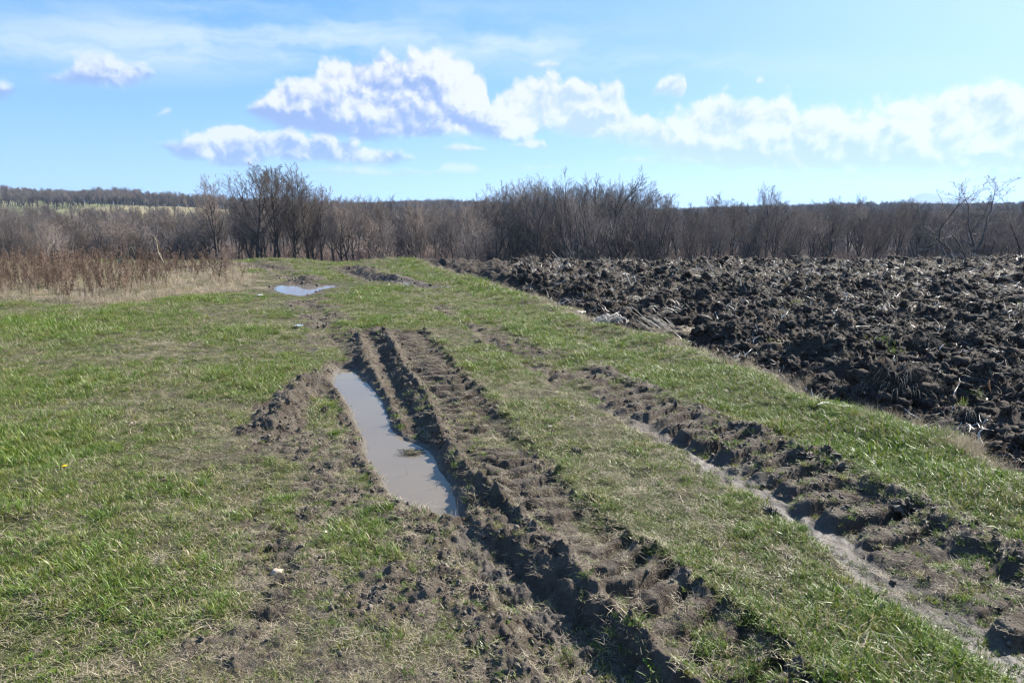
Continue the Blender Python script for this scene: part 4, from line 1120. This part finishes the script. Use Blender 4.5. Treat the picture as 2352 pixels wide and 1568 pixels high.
# straw heap and stalk bundle at the field edge
def heap():
    x, y, z = hit(1405, 752); root = empty('straw_heap', (x, y, z)); tag(root, 'low heap of bleached maize straw at the grass edge of the ploughed field', 'straw heap')
    r = np.random.RandomState(521); sc_ = y * 0.9
    parts = []
    for k in range(260):
        a = r.uniform(0, 2 * pi); q = math.sqrt(r.uniform()); px_, py_ = 0.36 * q * cos(a), 0.22 * q * sin(a)
        hz = 0.15 * (1 - q * q) + r.uniform(-0.02, 0.02); yaw = r.normal(0.3, 0.9); L = r.uniform(0.06, 0.20)
        pts = [np.array([px_ + cos(yaw) * L * (t - .5), py_ + sin(yaw) * L * (t - .5), max(0.005, hz + 0.03 * sin(pi * t) + r.normal(0, .006))]) for t in np.linspace(0, 1, 4)]
        parts.append(ribbon(pts, r.uniform(0.008, 0.022)))
    o = link('straw', new_mesh('straw', *merge(parts), M_PALE), root); o['kind'] = 'stuff'
    lump = lump_mesh('core', M_SOIL, 77, 3, 0.4, 0.38); lump.transform(Matrix.Scale(0.30, 4)); link('core', lump, root, (0, 0, -0.02))
heap()
def bundle():
    x, y, z = hit(1540, 772); root = empty('stalk_bundle', (x, y, z)); tag(root, 'sheaf of broken dry stalks leaning left at the edge of the ploughed field', 'stalk bundle')
    r = np.random.RandomState(522)
    for k in range(26):
        L = r.uniform(0.28, 0.62); p = np.array([r.normal(0, .09), r.normal(0, .07), 0.0]); d = np.array([-0.85 + r.normal(0, .16), r.normal(0.1, .25), 0.75 + r.normal(0, .16)]); d /= np.linalg.norm(d)
        pts = [p + d * L * t + np.array([0, 0, -0.10 * L * t * t]) for t in np.linspace(0, 1, 5)]
        link('stalk', new_mesh('stalk', *tubes(tube_path(pts, 0.0055, 0.0028), 5), M_PALE if k % 3 else M_STRAW, True), root)
    parts = [ribbon([np.array([r.normal(0.1, .16), r.normal(0, .1), 0.02]) + np.array([cos(a), sin(a), 0]) * 0.13 * t + np.array([0, 0, 0.06 * sin(pi * t)]) for t in np.linspace(0, 1, 5)], 0.010) for a in r.uniform(0, 6.3, 90)]
    o = link('chaff', new_mesh('chaff', *merge(parts), M_STRAW), root); o['kind'] = 'stuff'
bundle()
# fallen pale stalks
def fallen(px0, py0, px1, py1, rad_, label, m_=M_PALE, lift=0.02, name='fallen_stalk', cat='stalk', bend=0.03):
    a = np.array(hit(px0, py0)); b = np.array(hit(px1, py1)); n = 7
    pts = []
    for i in range(n + 1):
        f = i / n; p = a * (1 - f) + b * f; p[2] = max(H(p[0], p[1]), p[2]) + lift + bend * sin(pi * f) * 0.3; p[1] += bend * sin(2 * pi * f) * 0.3; pts.append(p - a)
    o = link(name, new_mesh(name, *tubes(tube_path(pts, rad_, rad_ * 0.7), 7), m_, True), None, tuple(a)); tag(o, label, cat, 'stalks lying on the soil'); return o
fallen(1878, 936, 1962, 944, 0.010, 'thick pale stalk lying on the grass edge, pointing at the ploughed soil')
fallen(1962, 940, 2075, 968, 0.006, 'thin grey stalk lying just right of the thick pale one')
fallen(2060, 955, 2130, 975, 0.007, 'short pale stalk by the furrow, right of the thin grey one')
fallen(2185, 925, 2225, 895, 0.005, 'short stalk propped on a clod at the right edge of the furrow')
fallen(2160, 1012, 2260, 1028, 0.005, 'thin dry stalk on the turf at the lower right field edge')
fallen(1800, 648, 1850, 655, 0.010, 'pale stalk lying far out on the ploughed field')
# standing stubs along the brow of the field
for k, (px, py, tx, ty, lab) in enumerate([(1292, 600, 1268, 578, 'long white stub leaning left on the brow of the ploughed field'),
        (1318, 600, 1300, 588, 'shorter white stub right of the long leaning one'), (1402, 605, 1400, 590, 'upright stub on the brow above the straw heap'),
        (1572, 602, 1560, 585, 'leaning stub on the brow near the middle of the field'), (1640, 622, 1625, 600, 'leaning stub standing a little in front of the brow'),
        (1925, 603, 1924, 590, 'small upright stub on the brow right of the middle'), (1452, 655, 1436, 625, 'leaning stub in the field between the straw heap and the brow'),
        (1712, 662, 1700, 640, 'short leaning stub in the middle of the ploughed field')]):
    X, Y, z = hit(px, py + 4); X1, _, z1 = at_y(tx, ty, Y); e = np.array([X1 - X, 0.05, z1 - z])
    pts = [e * t for t in np.linspace(0, 1, 4)]
    o = link('maize_stub', new_mesh('maize_stub', *tubes(tube_path(pts, 0.014, 0.009), 6), M_PALE, True), None, (X, Y, z)); tag(o, lab, 'stub', 'maize stubs standing in the ploughed field')
# sods and big clods
mudl = [lump_mesh('mud_lump', M_MUD, 260 + i, 4, 2.0, 0.75) for i in range(3)]
M_SOD = simple('sod_grass', c4(0.12, 0.10, 0.07), c4(0.26, 0.22, 0.165), 60, 0.7, 0.25, 0, 0.1, 0.2)
def sod(px, py, w, h, hang, seed, label, name='sod_clod', n=160, green=False):
    x, y, z = hit(px, py); root = empty(name, (x, y, z - 0.02)); tag(root, label, 'clod')
    lm = lump_mesh('soil', M_CLOD, seed, 4, 0.75, 1.0); S = Matrix.Diagonal((w / 2, w / 2.4, h, 1)); lm.transform(S); link('soil', lm, root, (0, 0.02, 0.0))
    r = np.random.RandomState(seed); parts = []
    for k in range(n):
        a = r.uniform(-pi, 0) if hang else r.uniform(0, 2 * pi); ph = r.uniform(0.15, 1.2)
        dirv = np.array([cos(a) * sin(ph), sin(a) * sin(ph), cos(ph)]); p = dirv * np.array([w / 2, w / 2.4, h]) * 1.0; L = r.uniform(0.03, 0.11)
        out_ = np.array([dirv[0], dirv[1], 0.25]); out_ = out_ / np.linalg.norm(out_) + r.normal(0, .3, 3)
        pts = [p + out_ * L * t * 0.8 + np.array([0, 0, -L * 0.95 * t * t]) for t in np.linspace(0, 1, 5)]
        for q in pts: q[2] = max(q[2], 0.0)
        parts.append(ribbon(pts, r.uniform(0.003, 0.0055), (0.1, 0.2, 1)))
    o = link('dead_grass', new_mesh('dead_grass', *merge(parts), M_SOD), root); o['kind'] = 'stuff'
    return root
sod(2060, 905, 0.72, 0.30, True, 531, 'largest sod of upturned soil with grey dead grass hanging down its front', n=170)
sod(2118, 802, 0.34, 0.22, True, 533, 'rounded clod with a cap of dry grass behind the largest sod', n=130)
sod(1915, 895, 0.40, 0.10, False, 535, 'flat sod covered with pale dry grass left of the largest sod', n=200)
sod(2225, 965, 0.22, 0.12, True, 537, 'small sod with spidery grass roots at the right of the furrow', n=110)
for k, (px, py, s_, lab) in enumerate([(1555, 735, 0.16, 'round dark clod just behind the sheaf of stalks'), (1640, 775, 0.15, 'dark clod in the first furrow right of the sheaf'),
        (1772, 808, 0.17, 'dark clod by the grass edge halfway down the field'), (1255, 668, 0.16, 'dark clod on the field edge nearest the far track'),
        (2340, 700, 0.24, 'black clod at the right margin of the view, far up the field'), (1960, 700, 0.17, 'dark clod in the open middle of the field'),
        (2230, 745, 0.16, 'dark clod above and right of the capped clod'), (1840, 760, 0.16, 'dark clod between the sheaf and the capped clod')]):
    x, y, z = hit(px, py); o = link('soil_clod', clods[k % 5], None, (x, y, z + 0.2 * s_), (0.2, 0.1, k * 1.3)); o.scale = (s_, s_, s_ * 0.85)
    tag(o, lab, 'clod', 'single big clods of the ploughed field')
for k, (px, py, s_, lab) in enumerate([(1855, 1052, 0.055, 'lump of mud on the berm of the right rut, left of a close pair'), (1895, 1045, 0.065, 'lump of mud on the berm, right of a close pair'),
        (1925, 1085, 0.055, 'lump of mud on the berm just below the close pair'), (1770, 1185, 0.045, 'dark round mud lump alone on the grass between the ruts'),
        (2085, 1160, 0.06, 'large mud lump where the right berm is widest'), (745, 945, 0.035, 'small mud lump on the mound left of the long puddle'),
        (1100, 790, 0.05, 'mud lump on the grass right of the tread prints'), (1330, 1045, 0.035, 'mud lump lying in the lug prints beside the ridge')]):
    x, y, z = hit(px, py); o = link('mud_lump', mudl[k % 3], None, (x, y, z + 0.25 * s_), (0.3 * k, 0.4, k * 1.7)); o.scale = (s_ * 1.1, s_, s_)
    tag(o, lab, 'mud lump', 'single lumps of mud on the track')
# stones
M_STONE = simple('pale_stone', c4(0.30, 0.24, 0.18), c4(0.44, 0.36, 0.28), 25, 0.75, 0.3, 0.003)
for k, (px, py, s_, lab) in enumerate([(640, 1322, 0.040, 'pale pinkish flat stone in the bare strip at lower left'), (612, 832, 0.022, 'small pale stone on the grass above the dried mud mound'),
        (748, 1228, 0.012, 'little cream pebble beside the long puddle'), (1315, 962, 0.018, 'small pale stone on the grass right of the lug prints'), (1262, 985, 0.014, 'tiny light pebble left of the small pale stone right of the prints')]):
    x, y, z = hit(px, py); o = link('stone', lump_mesh('stone', M_STONE, 600 + k, 3, 0.3, 0.45), None, (x, y, z + 0.018), (0.25, 0.1, 1.2 + k)); o.scale = (s_ * 0.8, s_ * 1.2, s_)
    tag(o, lab, 'stone')
# litter
def litter(px, py, w, cols, label, seed):
    m, t, b, out = mat('litter_film'); g = t.n.new('ShaderNodeNewGeometry')
    t.put(b.inputs['Base Color'], t.mix(t.step(t.noise(g.outputs['Position'], 55, 2), 0.42, 0.55), cols[0], cols[1])); b.inputs['Roughness'].default_value = 0.35
    r = np.random.RandomState(seed); n = 9; Vv, Ff = [], []
    for i in range(n):
        for j in range(n): Vv.append(((i / (n - 1) - .5) * w * (1 + .2 * r.uniform()), (j / (n - 1) - .5) * w * 0.7, 0.012 + 0.025 * abs(sin(i * 1.3 + j * .7)) * w * 12 * r.uniform(.4, 1)))
    for i in range(n - 1):
        for j in range(n - 1): Ff.append([i * n + j, (i + 1) * n + j, (i + 1) * n + j + 1, i * n + j + 1])
    x, y, z = hit(px, py); me = new_mesh('litter', Vv, np.array(Ff), m); o = link('litter', me, None, (x, y, z + 0.012), (0.1, 0, seed)); tag(o, label, 'litter')
    sd = o.modifiers.new('thickness', 'SOLIDIFY'); sd.thickness = 0.001
litter(687, 753, 0.085, (c4(0.10, 0.22, 0.55), c4(0.6, 0.68, 0.75)), 'crumpled blue and white wrapper on the muddy grass above the long puddle', 3)
litter(597, 682, 0.10, (c4(0.5, 0.5, 0.48), c4(0.65, 0.66, 0.66)), 'scrap of whitish plastic left of the far puddle', 4)
litter(1335, 722, 0.14, (c4(0.5, 0.47, 0.42), c4(0.68, 0.64, 0.58)), 'flat pale husk scrap on the grass behind the straw heap', 5)
# dandelion
def dandelion():
    x, y, z = hit(150, 1090); root = empty('dandelion', (x, y, z)); tag(root, 'single yellow dandelion in the grass at the left', 'flower')
    my = simple('petal_yellow', c4(0.75, 0.42, 0.01), c4(0.85, 0.58, 0.02), 100, 0.6); mg = simple('stem_green', c4(0.08, 0.14, 0.03), c4(0.12, 0.18, 0.05), 60)
    link('stem', new_mesh('stem', *tubes(tube_path([np.array([0, 0, 0]), np.array([0.004, 0, 0.03]), np.array([0.002, 0, 0.055])], 0.002, 0.0018), 6), mg, True), root)
    parts = []
    for rr, n, zz in ((0.016, 18, 0.0), (0.011, 14, 0.003), (0.006, 9, 0.006)):
        for k in range(n):
            a = 2 * pi * k / n + rr * 100; c_ = np.array([0.002, 0, 0.056 + zz])
            parts.append(ribbon([c_, c_ + np.array([cos(a), sin(a), 0.25]) * rr * 0.6, c_ + np.array([cos(a), sin(a), 0.15]) * rr], 0.0045, thick=0.0004))
    link('petals', new_mesh('petals', *merge(parts), my), root)
dandelion()
# dead leaves
M_LEAF = simple('dead_leaf', c4(0.10, 0.045, 0.028), c4(0.17, 0.085, 0.05), 60, 0.7, 0.3, 0, 0, 0.2)
M_LEAFO = simple('orange_leaf', c4(0.32, 0.17, 0.07), c4(0.42, 0.25, 0.11), 60, 0.6, 0.3, 0, 0, 0.3)
def leaf(px, py, L, w, m_, rz, label, stand=0.0, seed=0):
    x, y, z = hit(px, py); r = np.random.RandomState(seed); zz = 0.012
    pts = [np.array([L * (t - .5) * (1 - stand), 0.25 * L * sin(3 * t), zz + L * t * stand + 0.12 * L * sin(pi * t)]) for t in np.linspace(0, 1, 7)]
    o = link('dead_leaf', new_mesh('dead_leaf', *ribbon(pts, w, (0, 0.4, 1)), m_), None, (x, y, z), (0, 0, rz)); tag(o, label, 'leaf')
leaf(378, 1110, 0.05, 0.03, M_LEAF, 0.2, 'dark brown dead leaf lying in the grass, left of a pair', 0, 1)
leaf(402, 1112, 0.045, 0.03, M_LEAF, 1.2, 'dark brown dead leaf lying in the grass, right of a pair', 0, 2)
leaf(2238, 1030, 0.11, 0.035, M_LEAFO, 0.9, 'orange brown leaf standing up at the field edge', 0.6, 3)
leaf(2262, 1035, 0.20, 0.018, M_PALE, 1.3, 'white curled maize leaf arching beside the orange one', 0.7, 4)
leaf(2312, 1050, 0.12, 0.028, M_LEAFO, 0.3, 'orange brown leaf nearer the right margin, right of the white curled leaf', 0.7, 5)
leaf(2275, 900, 0.16, 0.018, M_LEAFO, 2.1, 'thin brown leaf sticking up out of the ploughed soil at right', 0.8, 6)
leaf(2105, 660, 0.14, 0.03, M_PALE, 0.4, 'white scrap of leaf far out in the ploughed field', 0.2, 7)
leaf(1990, 905, 0.10, 0.016, M_PALE, 0.8, 'pale strip of leaf resting left of the largest sod', 0.2, 8)
# floating debris and stems in the long puddle
def floaters():
    x, y = at(948, 1040, WATER); root = empty('floating_debris', (x, y, WATER)); tag(root, 'raft of dead grass floating in the middle of the long puddle', 'debris')
    r = np.random.RandomState(541)
    parts = [ribbon([np.array([r.normal(0, .035), r.normal(0, .02), 0.004]) + np.array([cos(a), sin(a), 0]) * r.uniform(.03, .09) * t + np.array([0, 0, 0.012 * sin(pi * t)]) for t in np.linspace(0, 1, 4)], 0.004) for a in r.uniform(0, 6.3, 46)]
    o = link('floating_grass', new_mesh('floating_grass', *merge(parts), simple('wet_grass', c4(0.05, 0.045, 0.025), c4(0.13, 0.11, 0.06), 60, 0.5)), root); o['kind'] = 'stuff'
floaters()
for k, (px, py, tx, ty, lab) in enumerate([(935, 1090, 932, 1068, 'thin orange stem standing in the upper middle of the long puddle'), (1003, 1120, 995, 1100, 'bent thin stem in the right of the long puddle'),
        (1048, 1190, 1052, 1150, 'dark thin stem at the lower end of the long puddle'), (948, 1150, 942, 1130, 'pale thin stem at the left bank of the long puddle')]):
    X, Y = at(px, py, WATER); X1, _, z1 = at_y(tx, ty, Y); e = np.array([X1 - X, 0, z1 - WATER])
    pts = [e * t + np.array([0.004 * sin(4 * t), 0, 0]) for t in np.linspace(-0.1, 1, 5)]
    o = link('water_stem', new_mesh('water_stem', *tubes(tube_path(pts, 0.0016, 0.001), 5), M_STRAW), None, (X, Y, WATER)); tag(o, lab, 'stem', 'stems standing in the puddle')

# ------------------------------------------------------------------ haze
def haze_box():
    x0, x1, y0, y1, z0, z1 = -9300, 9300, -9300, 9300, -60, 190
    vs = [(x0, y0, z0), (x1, y0, z0), (x1, y1, z0), (x0, y1, z0), (x0, y0, z1), (x1, y0, z1), (x1, y1, z1), (x0, y1, z1)]
    fs = [[0, 3, 2, 1], [4, 5, 6, 7], [0, 1, 5, 4], [1, 2, 6, 5], [2, 3, 7, 6], [3, 0, 4, 7]]
    m = bpy.data.materials.new('haze'); m.use_nodes = True; t = m.node_tree; t.nodes.clear()
    o_ = t.nodes.new('ShaderNodeOutputMaterial'); v = t.nodes.new('ShaderNodeVolumePrincipled')
    v.inputs['Density'].default_value = 0.00016; v.inputs['Color'].default_value = (0.44, 0.66, 1.0, 1); v.inputs['Anisotropy'].default_value = 0.2
    t.links.new(v.outputs[0], o_.inputs['Volume'])
    me = new_mesh('haze', vs, fs, m); tag(link('haze', me), 'thin blue haze over the whole countryside', kind='stuff')
haze_box()
